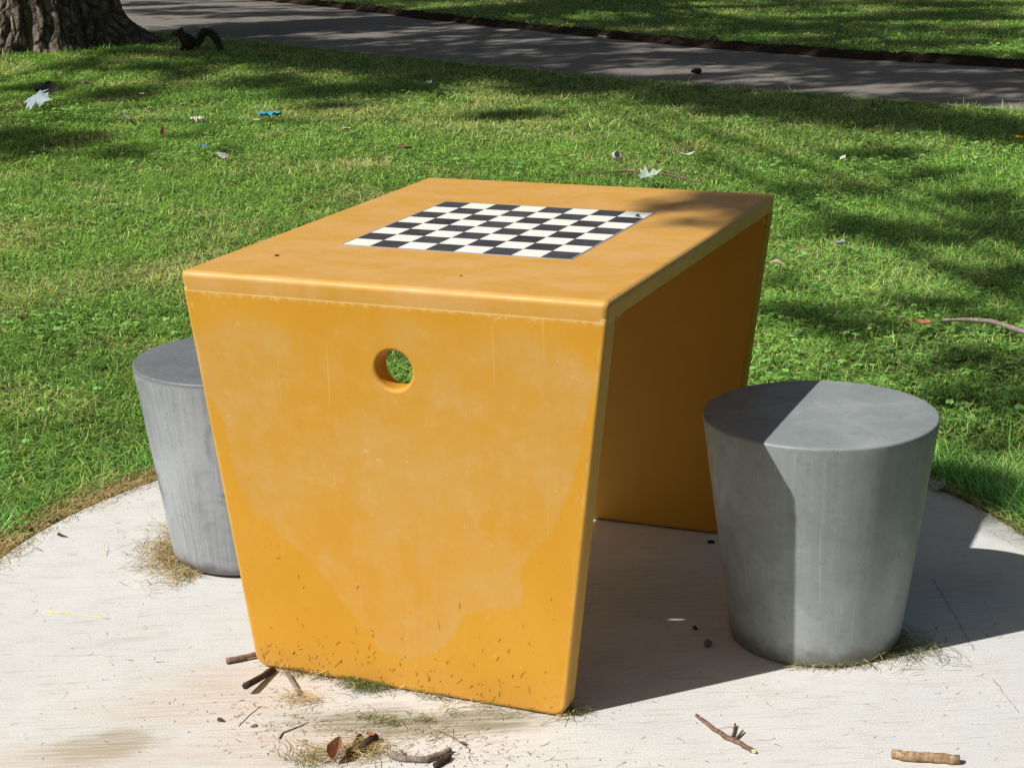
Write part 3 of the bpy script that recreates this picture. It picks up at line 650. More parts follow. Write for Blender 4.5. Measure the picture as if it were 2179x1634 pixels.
# ================================================================== TWIGS, STONES, LEAVES
def bark(name, a, b):
    t = NT(name); o = t.obj(); n = t.noise(t.mp(o, scale=(1, 1, 1)), 120, 4, .7)
    return t.fin(t.mix(t.mr(n, .3, .7), a, b), .8, t.bump(n, .8, .001), .25)
M_br = bark('brown_bark', (.10, .055, .035), (.26, .17, .125)); M_dk = bark('dark_bark', (.022, .013, .010), (.085, .050, .035)); M_tan = bark('tan_wood', (.33, .20, .10), (.52, .36, .20)); M_tan2 = bark('weathered_wood', (.20, .115, .065), (.50, .34, .20)); M_gy = bark('grey_bark', (.14, .105, .09), (.33, .26, .22))
M_pale = plain('pale_wood', (.72, .55, .30), .8, .15, 200)
def twig(path, rad, mat, label, z=None, branches=(), name='twig', pale_end=False, cat='twig', z0=0.0, seg=8, lift=None):
    pts = [gp(px, py, z0) for px, py in path]; rmax = max(rad) if hasattr(rad, '__len__') else rad
    rads = list(rad) if hasattr(rad, '__len__') else [rad]*len(pts)
    org = Vector(pts[len(pts)//2]); root = empty(name, (org.x, org.y, z0)) if (branches or pale_end) else None
    def cat_pts(pp, rr, lf=0):
        res = []; rs_ = []
        for i in range(len(pp)-1):
            for k in range(3):
                s = k/3; p = Vector(pp[i]).lerp(Vector(pp[i+1]), s); r0 = rr[i]+(rr[i+1]-rr[i])*s
                if 0 < len(res): p += Vector((random.uniform(-1, 1), random.uniform(-1, 1), 0))*r0*.22
                res.append(p); rs_.append(r0)
        res.append(Vector(pp[-1])); rs_.append(rr[-1]); m = len(res)-1
        return [Vector((p.x-org.x, p.y-org.y, rs_[i]*.92+lf*(math.sin(math.pi*i/m) if lift is None else lift*(1-i/m)))) for i, p in enumerate(res)], rs_
    L_ = (lift or 0)
    pp, rr = cat_pts(pts, rads, 1 if lift else 0)
    bm = bmesh.new(); tube(bm, pp, rr, seg, .09)
    if root is None:
        o = link(name, bm_mesh(bm, name, True), mat); o.location = (org.x, org.y, z0); return tag(o, label, cat)
    link('stem', bm_mesh(bm, name, True), mat, root)
    for bpth, br_ in branches:
        q_ = [gp(px, py, z0) for px, py in bpth]; p2, r2 = cat_pts(q_, br_)
        p2 = [Vector((p.x, p.y, p.z+.004*i/len(p2))) for i, p in enumerate(p2)]
        bm = bmesh.new(); tube(bm, p2, r2, 6, .05); link('side_shoot', bm_mesh(bm, 'side_shoot', True), mat, root)
    if pale_end:
        e = pp[-1]; d = (pp[-1]-pp[-2]).normalized(); bm = bmesh.new(); tube(bm, [e-d*.001, e+d*rmax*1.6], [rr[-1]*.9, rr[-1]*.35], 7, .2); link('broken_end', bm_mesh(bm, 'broken_end'), M_pale, root)
    return tag(root, label, cat)
GT = 'twigs lying on the concrete pad'
tw = []
tw.append(twig([(483, 1412), (515, 1406), (552, 1398), (590, 1390)], [.0062, .0060, .0062, .006], M_br, 'thick brown twig sticking out from behind the left foot of the front panel'))
tw.append(twig([(524, 1479), (550, 1456), (583, 1429)], [.0068, .0058, .0060], M_dk, 'dark rough twig leaning up against the left foot of the front panel', lift=.012))
tw.append(twig([(613, 1438), (624, 1455), (638, 1479)], [.0042, .0040, .0038], M_gy, 'short grey-brown twig in front of the panel, right of the dark leaning one'))
tw.append(twig([(832, 1611), (862, 1620), (905, 1622), (935, 1612), (958, 1601)], [.0066, .0058, .0062, .0056, .0052], M_gy, 'curved knobbly grey-brown twig at the bottom edge, below the front panel', branches=[([(858, 1616), (855, 1604)], [.0040, .003]), ([(935, 1614), (962, 1606)], [.003, .001])]))
tw.append(twig([(925, 1634), (948, 1622), (956, 1614)], [.0055, .0050, .0052], M_dk, 'short dark stub poking out under the curved knobbly twig'))
tw.append(twig([(742, 1610), (752, 1592), (766, 1570)], [.0054, .0048, .0048], M_dk, 'slim dark bark piece left of the thick curled one, under dry grass'))
tw.append(twig([(770, 1603), (782, 1589), (800, 1574)], [.0082, .0078, .0070], M_dk, 'thick curled dark bark piece half covered by dry grass'))
tw.append(twig([(1482, 1524), (1508, 1546), (1545, 1572), (1575, 1585), (1602, 1601)], [.0030, .0036, .0046, .0042, .0042], M_br, 'slender forked brown twig with a pale broken end, on bare concrete right of the table', branches=[([(1556, 1576), (1562, 1560), (1564, 1545)], [.0028, .0020, .0018]), ([(1562, 1578), (1572, 1568), (1581, 1559)], [.0028, .0022, .0016])], pale_end=True))
tw.append(twig([(1898, 1611), (1940, 1619), (1990, 1621), (2041, 1624)], [.0080, .0088, .0084, .0080], M_tan2, 'thick bare tan stick at the bottom right edge', cat='stick', name='stick'))
tw.append(twig([(95, 1302), (160, 1307), (232, 1317)], [.0016, .0012, .0010], plain('yellow_straw', (.70, .60, .22), .5, .15, 60), 'single long pale yellow straw lying alone on the left of the pad', name='straw', cat='straw', seg=6))
tw.append(twig([(125, 1138), (133, 1142), (144, 1143)], [.0032, .0028, .0010], M_dk, 'tiny dark hooked chip near the left rim of the pad', name='bark_chip', cat='bark chip'))
tw.append(twig([(935, 1556), (965, 1570), (1000, 1594)], [.0010, .0012, .0007], M_br, 'very thin reddish stem just right of the curled bark, before the panel'))
tw.append(twig([(508, 1545), (530, 1522), (556, 1502)], [.0008, .0008, .0006], M_gy, 'hair-thin grey stem on the concrete left of the clippings'))
tw.append(twig([(595, 1572), (602, 1560), (640, 1545), (655, 1537)], [.0014, .0012, .001, .0006], M_dk, 'thin hooked dark stem in front of the clippings by the panel'))
for o in tw[:8]: o['group'] = GT
def pebble(px, py, s, col, label, squash=.6): return pip('pebble', px, py, 0, s, col, label, 'pebble', squash)
pebble(1506, 1373, .0095, (.20, .17, .14), 'largest brown pebble in the shade between the front panel and the dark stool', .55)
pebble(1480, 1339, .0055, (.06, .055, .05), 'small dark pebble just behind the largest brown one, left of the dark stool')
pebble(1513, 1155, .0062, (.03, .028, .025), 'black pebble by the foot of the rear panel, left of the dark stool')
pebble(471, 1534, .0055, (.07, .05, .045), 'small dark stone on sunlit concrete left of the front panel')
pebble(540, 1545, .0055, (.22, .12, .06), 'flat brown flake on concrete below the dark leaning twig', .25)

def leaf_mesh(outline, size, curl, fold, seedv, teeth=0):
    """outline: list of (x, y) right half from base to tip, mirrored; curved into a real blade"""
    rnd = random.Random(seedv); pts = outline+[(-x, y) for x, y in outline[::-1][1:-1]]
    bm = bmesh.new(); ctr = bm.verts.new((0, .42, 0)); vs = [bm.verts.new((x, y, 0)) for x, y in pts]
    for i in range(len(vs)): bm.faces.new((ctr, vs[i], vs[(i+1) % len(vs)]))
    bmesh.ops.subdivide_edges(bm, edges=list(bm.edges), cuts=2)
    for v in bm.verts:
        x, y = v.co.x, v.co.y
        v.co.z = fold*abs(x)+curl*((y-.5)**2)+.05*math.sin(7*x+seedv)*math.cos(5*y+seedv*2)
        v.co *= size
    bmesh.ops.solidify(bm, geom=list(bm.faces), thickness=.0005)
    return bm
MAPLE = [(0, 0), (.06, .05), (.30, .00), (.22, .14), (.52, .18), (.40, .28), (.62, .46), (.36, .40), (.16, .34), (.24, .56), (.36, .66), (.22, .70), (.10, .74), (0, 1.0)]
OVAL = [(0, 0), (.12, .08), (.24, .25), (.28, .45), (.22, .68), (.12, .86), (0, 1.0)]
CRUM = [(0, 0), (.22, .06), (.34, .22), (.26, .40), (.38, .58), (.20, .78), (0, .95)]
def leaf(px, py, size, col, label, kind=OVAL, yd=None, ang=0, curl=.5, fold=.25, z=.022, roll=0, pitch=0, stem=True, stemcol=None, cat='leaf', name='fallen_leaf'):
    p = gp(px, py, z); root = empty(name, (p[0], p[1], z)); sv = int(px+py)
    m = plain('leaf_%d' % sv, col, .6, .22, 60)
    o = link('blade', bm_mesh(leaf_mesh(kind, size, curl, fold, sv), 'leaf', False), m, root); o.location = (0, 0, 0)
    if stem:
        bm = bmesh.new(); tube(bm, [(0, 0, 0), (.01*size, -.25*size, .05*size), (.06*size, -.55*size, .02*size)], [.0011, .0009, .0008], 5)
        link('stalk', bm_mesh(bm, 'stalk'), plain('stalk_%d' % sv, stemcol or col, .6, .1), root)
    root.rotation_euler = (pitch, roll, ang)
    if yd:                         # tip direction given as right / up / towards the viewer's side
        y_ = Vector(R_)*yd[0]+Vector((0, 0, 1))*yd[1]-Vector(_f)*yd[2]; y_.normalize()
        z_ = Vector((0, 0, .75))-Vector(_f)*.65; z_ = (z_-y_*z_.dot(y_)).normalized(); x_ = y_.cross(z_)
        root.rotation_euler = Matrix((x_, y_, z_)).transposed().to_euler()
    return tag(root, label, cat)
SIL = (.30, .39, .30)
leaf(1362, 384, .115, SIL, 'silvery deeply lobed maple leaf on the grass just behind the tabletop', MAPLE, None, -1.0, .3, .35, .03, roll=.2, pitch=.35, stemcol=(.6, .6, .25))
leaf(58, 206, .19, (.29, .345, .375), 'large bluish white curled maple leaf at the far left of the lawn', MAPLE, (.8, -.12, .35), curl=-.25, fold=-.15, z=.075)
leaf(72, 192, .17, (.035, .035, .028), 'dark withered leaf lying against the large bluish white one', CRUM, (.8, .02, -.1), curl=.3, fold=.3, z=.07, stem=False)
leaf(480, 325, .10, (.46, .45, .36), 'pale arched leaf with a dark underside, left of centre of the lawn', CRUM, None, 1.2, -1.1, -.3, .035, stem=False)
leaf(745, 280, .085, (.52, .42, .28), 'crumpled beige leaf on the lawn above the left side of the tabletop', CRUM, None, 1.0, .8, .4, .026, stem=True)
leaf(848, 317, .075, (.20, .11, .06), 'crumpled brown leaf above the far left corner of the tabletop', CRUM, None, -1.4, .8, .5, .026)
leaf(348, 292, .065, (.10, .045, .025), 'small dark brown upright leaf right of the dark shadow band', OVAL, None, .5, .6, .5, .04, pitch=.7, stem=False)
leaf(1445, 326, .08, (.60, .66, .52), 'narrow whitish green leaf right of the hollow nut shell', OVAL, None, -1.3, .4, -.3, .028, stem=False)
leaf(1788, 342, .042, (.62, .60, .48), 'small cream folded leaf on the lawn beyond the right corner of the tabletop', OVAL, None, -.6, .5, .5, .03, pitch=.5, stem=False)
leaf(1800, 523, .075, (.22, .23, .20), 'grey-green curled leaf on the sunny grass right of the table', CRUM, None, .9, .6, .4, .028)
leaf(1672, 553, .065, (.50, .40, .29), 'smooth tan curled leaf beside the right corner of the table', OVAL, None, 1.35, -1.2, -.5, .035, stem=False)
leaf(1945, 688, .060, (.42, .17, .085), 'reddish brown torn leaf on the lawn near the long grey branch', CRUM, None, -1.5, .6, .4, .026, stem=True)
leaf(1920, 681, .03, (.55, .40, .27), 'little beige curled leaf touching the reddish brown torn one', CRUM, None, .3, 1.2, .4, .035, stem=False)
leaf(2172, 296, .07, (.75, .30, .03), 'bright orange leaf at the right edge of the photo', OVAL, None, .4, .5, .3, .03, stem=False)
leaf(1995, 1032, .055, (.34, .33, .28), 'pale grey wrinkled leaf in shade at the pad rim behind the dark stool', CRUM, None, .2, -1.0, .3, .02, stem=False)
leaf(905, 179, .09, (.50, .58, .52), 'whitish green leaf in the shade, above the far left corner of the tabletop', MAPLE, None, -1.2, .3, .3, .03)
leaf(702, 215, .08, (.45, .52, .46), 'pale grey-green leaf in shade, to the right of the blue wrapper', MAPLE, None, 1.2, .3, .3, .03, stem=False)
leaf(1325, 5+255, .06, (.30, .20, .12), 'small brown leaf on the lawn above the hollow nut shell', CRUM, None, 1.3, .4, .3, .025, stem=False) if False else None
leaf(1185, 260, .06, (.30, .23, .13), 'thin brown leaf scrap in open lawn above the middle of the table', OVAL, None, 1.2, .5, .3, .028, stem=False)
leaf(1270, 81, .10, (.66, .66, .60), 'white leaf on the soil edge at the far side of the path', MAPLE, None, -1.2, .2, .3, .05, stem=False)
leaf(1890, 83, .10, (.40, .44, .44), 'pale leaf in the far lawn beyond the path, toward the right', MAPLE, None, 1.2, .2, .2, .07, stem=False)
leaf(1495, 136, .10, (.55, .52, .45), 'flat pale leaf on the path, farther left of the two pale ones there', CRUM, None, -1.4, .2, .2, .006, stem=False)
leaf(2155, 152, .09, (.62, .60, .55), 'flat pale leaf on the path at the right edge', CRUM, None, -1.4, .2, .2, .006, stem=False)
leaf(708, 1622, .045, (.26, .12, .055), 'folded reddish brown dead leaf standing at the bottom edge, left of the curled bark', OVAL, None, .1, .8, 1.4, .004, pitch=.5, stem=False)
leaf(795, 1568, .02, (.25, .09, .04), 'scrap of red-brown leaf on top of the curled bark', CRUM, None, 1.1, .6, .6, .014, stem=False)
leaf(992, 1585, .014, (.16, .06, .03), 'tiny folded red-brown leaf bit beside the very thin stem', OVAL, None, 1.2, .6, .8, .002, stem=False)
leaf(55, 681, .05, (.07, .04, .02), 'small dark brown leaf sunk in the lawn left of the lighter stool', CRUM, None, 1.2, .5, .4, .02, stem=False)
leaf(192, 180, .10, (.42, .30, .22), 'pinkish brown crumpled leaf in front of the big tree', CRUM, None, 1.2, .6, .4, .03, stem=False)
leaf(306, 203, .07, (.58, .48, .42), 'small pinkish leaf in the shade in front of the big tree', CRUM, None, .8, .6, .4, .03, stem=False)
leaf(537, 257, .07, (.45, .55, .33), 'pale green leaf sliver left below the blue wrapper', OVAL, None, -.7, .3, .3, .03, stem=False)
# twigs on the grass
twig([(255, 240), (266, 248), (277, 256)], [.006, .006, .005], M_gy, 'grey stick end in the lawn below the big tree', z0=.03)
twig([(2005, 684), (2060, 684), (2110, 688), (2179, 712), (2240, 735)], [.005, .0065, .0075, .0085, .0085], M_gy, 'long bent grey branch on the lawn running off the right edge', z0=.028, name='branch', cat='branch')
twig([(1225, 372), (1290, 369), (1335, 366), (1400, 370), (1450, 380), (1495, 392)], [.0020, .0032, .0042, .0042, .0040, .0025], M_br, 'thin forked branch on the grass right behind the tabletop, by the silvery leaf', z0=.03, branches=[([(1332, 366), (1326, 358), (1317, 353)], [.0035, .0028, .002])], name='branch', cat='branch')
# hollow nut shell
sh = gp(1310, 332, .02); bm = lathe([(.004, -.012), (.014, -.010), (.021, .0), (.022, .012), (.019, .022), (.0165, .022), (.0185, .012), (.017, .002), (.006, -.006), (0, -.006)], 24)
o = link('nut_shell', bm_mesh(bm, 'nut_shell', True), plain('bleached_shell', (.42, .42, .38), .7, .4, 90)); o.location = sh; o.rotation_euler = (.9, .9, .3)
tag(o, 'bleached hollow nut shell open to the right, on the lawn behind the table', 'nut shell')
# blue wrapper
def crumple(name, px, py, sx, sy, col, label, cat, z=.03, tall=.02, rot=0.3):
    p = gp(px, py, z); N = 14; co = []; q = []; rr = random.Random(px)
    ph = [rr.uniform(0, 6) for _ in range(6)]
    for j in range(N):
        for i in range(N):
            u = i/(N-1)-.5; v = j/(N-1)-.5
            zz = tall*(.5*math.sin(u*11+ph[0])*math.cos(v*9+ph[1])+.35*math.sin(u*23+v*17+ph[2])+.3*abs(math.sin(u*7-v*5+ph[3])))
            k = 1-.25*abs(v)*math.sin(u*9+ph[4]); co.append((u*sx*k, v*sy*(1+.3*math.sin(u*7+ph[5])), zz))
    for j in range(N-1):
        for i in range(N-1): q.append((j*N+i, j*N+i+1, (j+1)*N+i+1, (j+1)*N+i))
    o = link(name, np_mesh(name, co, q), plain(name+'_mat', col, .35, .2, 40, .5)); o.location = p; o.rotation_euler.z = rot
    m = o.modifiers.new('s', 'SOLIDIFY'); m.thickness = .0004
    return tag(o, label, cat)
crumple('wrapper', 573, 243, .13, .07, (.05, .32, .46), 'bright blue crumpled wrapper on the lawn', 'litter', .020, .022, .45)
crumple('plastic_scrap', 432, 311, .045, .03, (.16, .30, .48), 'small dull blue plastic scrap half hidden in the grass', 'litter', .028, .01, .2)
crumple('tissue_scrap', 418, 256, .075, .045, (.74, .66, .55), 'crumpled whitish tissue scrap on the lawn near the yellow flower', 'litter', .034, .026, .4)
# yellow flower
p = gp(453, 245, .045); fl = empty('yellow_flower', (p[0], p[1], -.02)); tag(fl, 'single small bright yellow flower in the lawn', 'flower')
bm = bmesh.new(); tube(bm, [(0, 0, 0), (.002, 0, .03), (0, 0, .062)], .0012, 5); link('stalk', bm_mesh(bm, 's'), plain('flower_stalk', (.12, .25, .04)), fl)
bm = bmesh.new()
for i in range(14):
    a = i*2.399; l = .010+.006*(i % 2); z0 = .062+.002*(i % 3)
    vs = [bm.verts.new((0, 0, z0)), bm.verts.new((math.cos(a-.3)*l*.7, math.sin(a-.3)*l*.7, z0+.005)), bm.verts.new((math.cos(a)*l, math.sin(a)*l, z0+.006)), bm.verts.new((math.cos(a+.3)*l*.7, math.sin(a+.3)*l*.7, z0+.005))]; bm.faces.new(vs)
link('petals', bm_mesh(bm, 'petals'), plain('yellow_petal', (.85, .68, .03), .6, .1), fl)
# clods on the path edge
pip('soil_clod', 1520, 96, .0, .045, (.035, .024, .016), 'dark clod of soil on the far edge of the path', 'soil clod', .6, .02)
pip('soil_clod', 1482, 157, .0, .028, (.03, .03, .022), 'dark clump with a leaf stub on the near edge of the path', 'soil clod', .7)

# ================================================================== TREES
t = NT('furrowed_bark'); o = t.obj(); s = t.sep(o)
ang = t.ma('ARCTAN2', s[1], s[0]); cb = t.n('ShaderNodeCombineXYZ'); t.l(t.ma('MULTIPLY', ang, 7), cb.inputs[0]); t.l(t.ma('MULTIPLY', s[2], 3.6), cb.inputs[1]); t.l(t.ma('MULTIPLY', ang, 0.4), cb.inputs[2])
pl = t.n('ShaderNodeTexVoronoi', feature='DISTANCE_TO_EDGE'); wv = t.n('ShaderNodeVectorMath', operation='ADD'); nn = t.n('ShaderNodeTexNoise'); nn.inputs['Scale'].default_value = 5; t.l(o, nn.inputs[0])
t.l(cb.outputs[0], wv.inputs[0]); t.l(nn.outputs['Color'], wv.inputs[1]); t.l(wv.outputs[0], pl.inputs['Vector']); pl.inputs['Scale'].default_value = 1.6
n2 = t.noise(o, 22, 6, .7); n1 = t.noise(o, 3, 4)
c = t.mix(t.mr(n2, .3, .72), (.11, .08, .065), (.36, .29, .24)); c = t.mix(t.mr(pl.outputs[0], .02, .12, .75, 0), c, (.045, .034, .027))
c = t.mix(t.mr(n1, .52, .68, 0, .45), c, (.09, .10, .05))
hh = t.ma('ADD', t.mr(pl.outputs[0], 0, .25), t.ma('MULTIPLY', n2, .7))
M_bark = t.fin(c, .92, t.bump(hh, 1.0, .05), .15)
M_crown = attr_mat('tree_leaves', .25, .5, .3)

def trunk_mesh(h, r0, r1, roots, seed, detail=1.0, bend=(0, 0)):
    nz = int(150*detail); na = int(170*detail); co = np.zeros((nz, na, 3))
    zz = np.concatenate([np.linspace(-.15, 1.6, nz*2//3), np.linspace(1.6, h, nz-nz*2//3+1)[1:]])
    a = np.linspace(0, 2*math.pi, na, endpoint=False)
    for i, z in enumerate(zz):
        zc = max(z, 0); r = r0+(r1-r0)*min(1, zc/h)**.8
        fl_ = math.exp(-zc/.30); rr = np.full(na, r)
        for (ra, rl, rw) in roots:
            d = np.abs((a-ra+math.pi) % (2*math.pi)-math.pi); rr += rl*np.exp(-(d/rw)**2)*(math.exp(-zc/.22)*.8+math.exp(-zc/.7)*.2)
        rr += .05*r*np.sin(a*3+seed)+.04*r*np.sin(a*5+z*.5+seed*2)
        # bark plates
        u = a*r0*9+vnoise(a*3, a*0+z*2, 2)*1.2; pl_ = vnoise(u*2.2, np.full(na, z*3.0), 1, seed % 7)
        pl2 = vnoise(u*5., np.full(na, z*9.0), 1, seed % 5)
        rr += .045*sstep(.35, .6, pl_)+.018*pl2
        co[i, :, 0] = rr*np.cos(a)+bend[0]*(z/h)**2; co[i, :, 1] = rr*np.sin(a)+bend[1]*(z/h)**2; co[i, :, 2] = z
    q = []
    idx = np.arange(nz*na).reshape(nz, na); i0 = idx[:-1]; i1 = idx[1:]
    q = np.stack([i0, np.roll(i0, -1, 1), np.roll(i1, -1, 1), i1], -1).reshape(-1, 4)
    return np_mesh('trunk', co.reshape(-1, 3), q, smooth=True)
def leafcloud(cs, seed):
    """cs: list of (centre xyz, rx, ry, rz, ang, n, size) ellipsoid clumps of small folded leaves"""
    rs = np.random.RandomState(seed); V = []; C = []
    for (c, rx, ry, rz, an, n, sz) in cs:
        v = rs.normal(size=(n, 3)); v /= np.linalg.norm(v, axis=1)[:, None]; v *= rs.rand(n, 1)**.42*(1+.25*rs.normal(size=(n, 1)))
        v *= np.array([rx, ry, rz]); ca, sa = math.cos(an), math.sin(an)
        P = np.stack([c[0]+v[:, 0]*ca-v[:, 1]*sa, c[1]+v[:, 0]*sa+v[:, 1]*ca, c[2]+v[:, 2]], 1)
        nr = rs.normal(size=(n, 3))*.55+np.array([0, 0, 1.0]); nr /= np.linalg.norm(nr, axis=1)[:, None]
        h = rs.uniform(0, 6.28, n); t1 = np.cross(nr, np.stack([np.cos(h), np.sin(h), h*0], 1)); t1 /= np.linalg.norm(t1, axis=1)[:, None]; t2 = np.cross(nr, t1)
        s = (sz*rs.uniform(.6, 1.3, n))[:, None]
        V.append(np.stack([P-t1*s, P+t2*s*.5, P+t1*s, P-t2*s*.5], 1).reshape(-1, 3))
        k = np.array([.075, .14, .03])*rs.uniform(.6, 1.5, (n, 1)); C.append(np.repeat(k, 4, 0))
    V = np.concatenate(V); C = np.concatenate(C); return np_mesh('crown', V, np.arange(len(V)).reshape(-1, 4), None, C)
def limb_mesh(base, targets, r0, seed):
    rr = random.Random(seed); bm = bmesh.new()
    for tg, r in targets:
        b = Vector(base)+Vector((0, 0, rr.uniform(-1.2, .8))); e = Vector(tg)
        m1 = b.lerp(e, .35)+Vector((rr.uniform(-.3, .3), rr.uniform(-.3, .3), .5)); m2 = b.lerp(e, .7)+Vector((rr.uniform(-.3, .3), rr.uniform(-.3, .3), .35))
        tube(bm, [b, m1, m2, e], [r, r*.7, r*.4, r*.15], 8, .08)
    return bm_mesh(bm, 'limbs', True)
# every clump is placed by where its shade falls: ground point + height along the sun
def over(p, h): return np.array([p[0]-KX*h, p[1]-KY*h, h+(p[2] if len(p) > 2 else 0)])
def shade(px, py, wpx, hpx, h, dens=1.0, z=0.0, sz=.055, thick=.10):
    c = gp(px, py, z); e1 = gp(px+wpx, py, z); e2 = gp(px, py-hpx, z)
    rx = np.linalg.norm(e1-c)*(1.0 if z else 1.08); ry = np.linalg.norm(e2-c)*(1.0 if z else 1.22); ry = max(.08, ry-.0*thick); an = math.atan2(R_[1], R_[0])
    area = math.pi*rx*ry; n = max(20, int(dens*area*2.0/(sz*sz*.8))); q = over(c, h-z)
    return (q, rx*.95, ry*.95, thick, an, n, sz)
# ---- tree in the picture
tA = empty('maple_tree', (TR[0], TR[1], 0)); tag(tA, 'big old tree with furrowed bark and flared roots at the top left, by the path', 'tree')
ra = math.atan2(R_[1], R_[0])
roots = [(ra+.02, .50, .30), (ra-.9, .12, .28), (ra-1.7, .20, .30), (ra-2.5, .15, .3), (ra+1.4, .3, .3), (ra+2.6, .35, .35), (ra+3.9-.3, .2, .3)]
me = trunk_mesh(6.5, .66, .42, roots, 3, 1.6); link('trunk', me, M_bark, tA)
rA = random.Random(5); cs = []; tg = []
def rnd_clump(cx, cy, R, zlo, zhi, cnt, rr, sz, thin=.3):
    for i in range(cnt):
        a = rA.uniform(0, 6.28); r = R*math.sqrt(rA.random()); z = rA.uniform(zlo, zhi)
        k = rA.uniform(.6, 1.3)*rr; cs.append(((cx+r*math.cos(a), cy+r*math.sin(a), z), k, k*rA.uniform(.5, .9), k*thin, rA.uniform(0, 3), int(k*k*310), sz))
        if i % 3 == 0: tg.append(((cx+r*math.cos(a), cy+r*math.sin(a), z), .10))
# shade over path and far lawn: clumps thrown back along the sun
def far_cover(cnt, fx, hlo, hhi, rr, sz):
    for i in range(cnt):
        px, py = fx(); c = gp(px, py); h = rA.uniform(hlo, hhi); q = over(c, h); k = rr*rA.uniform(.5, 1.4); asp = rA.uniform(.28, .55)
        cs.append((q, k, k*asp, k*.12, ra+rA.uniform(-.25, .25), int(1.15*3.14*k*k*asp/(sz*sz)), sz)); NF[0] += 1
        if i % 6 == 0: tg.append((tuple(q), .07))
NF = [0]
far_cover(230, lambda: (rA.uniform(250, 2300), rA.uniform(5, 150)+0*1), 7, 9, .50, .07)
far_cover(130, lambda: (lambda u: (300+u*1950, 20+u*150+rA.uniform(-38, 48)))(rA.random()), 7, 9, .42, .07)
far_cover(80, lambda: (rA.uniform(500, 2300), rA.uniform(-70, 70)), 8, 10, .75, .08)
far_cover(48, lambda: (rA.uniform(1350, 2260), rA.uniform(130, 225)), 7, 9, .40, .07)
rnd_clump(0, 0, 3.2, 6.2, 10.5, 40, .8, .08)
csA = [((c[0]-(0 if i < NF[0] else -TR[0]), c[1]-(0 if i < NF[0] else -TR[1]), c[2]), *rest) for i, (c, *rest) in enumerate(cs)]
tgA = [((a[0], a[1], a[2]), b) if abs(a[0]) > 3.3 or abs(a[1]) > 3.3 else ((a[0]+TR[0], a[1]+TR[1], a[2]), b) for a, b in tg]
def world_child(name, me, mat, parent):
    a = np.zeros(len(me.vertices)*3, np.float32); me.vertices.foreach_get('co', a); a = a.reshape(-1, 3)-np.array(parent.location, np.float32); me.vertices.foreach_set('co', a.ravel())
    return link(name, me, mat, parent)
world_child('crown', leafcloud(csA, 1), M_crown, tA)
world_child('limbs', limb_mesh((TR[0], TR[1], 5.8), tgA[:22], .12, 2), M_bark, tA)

# ---- left tree outside the picture: shade bands on the left and middle lawn
tB = empty('maple_tree', (-10.6, -.2, 0)); tag(tB, 'leafy tree left of the lawn whose boughs shade its left half', 'tree')
hB = 8.0
SB = [shade(520, 100, 150, 20, 8.2, 2), shade(680, 116, 150, 22, 8.1, 2), shade(830, 132, 150, 20, 8.0, 2), shade(980, 146, 150, 20, 7.9, 2), (shade(440, 70, 60, 20, 8.3, .8)),
      shade(60, 184, 75, 9, hB), shade(260, 195, 110, 14, hB, .9), shade(395, 158, 55, 14, hB), shade(560, 172, 100, 15, hB, 1), shade(690, 190, 110, 16, hB, .9),
      shade(855, 180, 120, 20, hB, 1.1), shade(700, 222, 90, 10, hB, .6), shade(1085, 240, 105, 11, hB, 1.1), shade(1180, 182, 140, 16, hB, .9),
      shade(110, 298, 150, 18, 7.5, .9), shade(30, 280, 90, 16, 7.5, .7), shade(270, 318, 60, 12, 7.5, .8), shade(400, 285, 60, 8, 7.5, .35), shade(470, 318, 40, 8, 7.5, .5), shade(20, 332, 40, 14, 7.5, .6),
      shade(200, 130, 90, 16, 8.2, .5)]
world_child('crown', leafcloud(SB, 4), M_crown, tB)
link('trunk', trunk_mesh(6.4, .38, .25, roots[:4], 5, .6), M_bark, tB)
world_child('limbs', limb_mesh((-10.6, -.2, 5.9), [(tuple(s_[0]), .07) for s_ in SB[::2]], .1, 6), M_bark, tB)
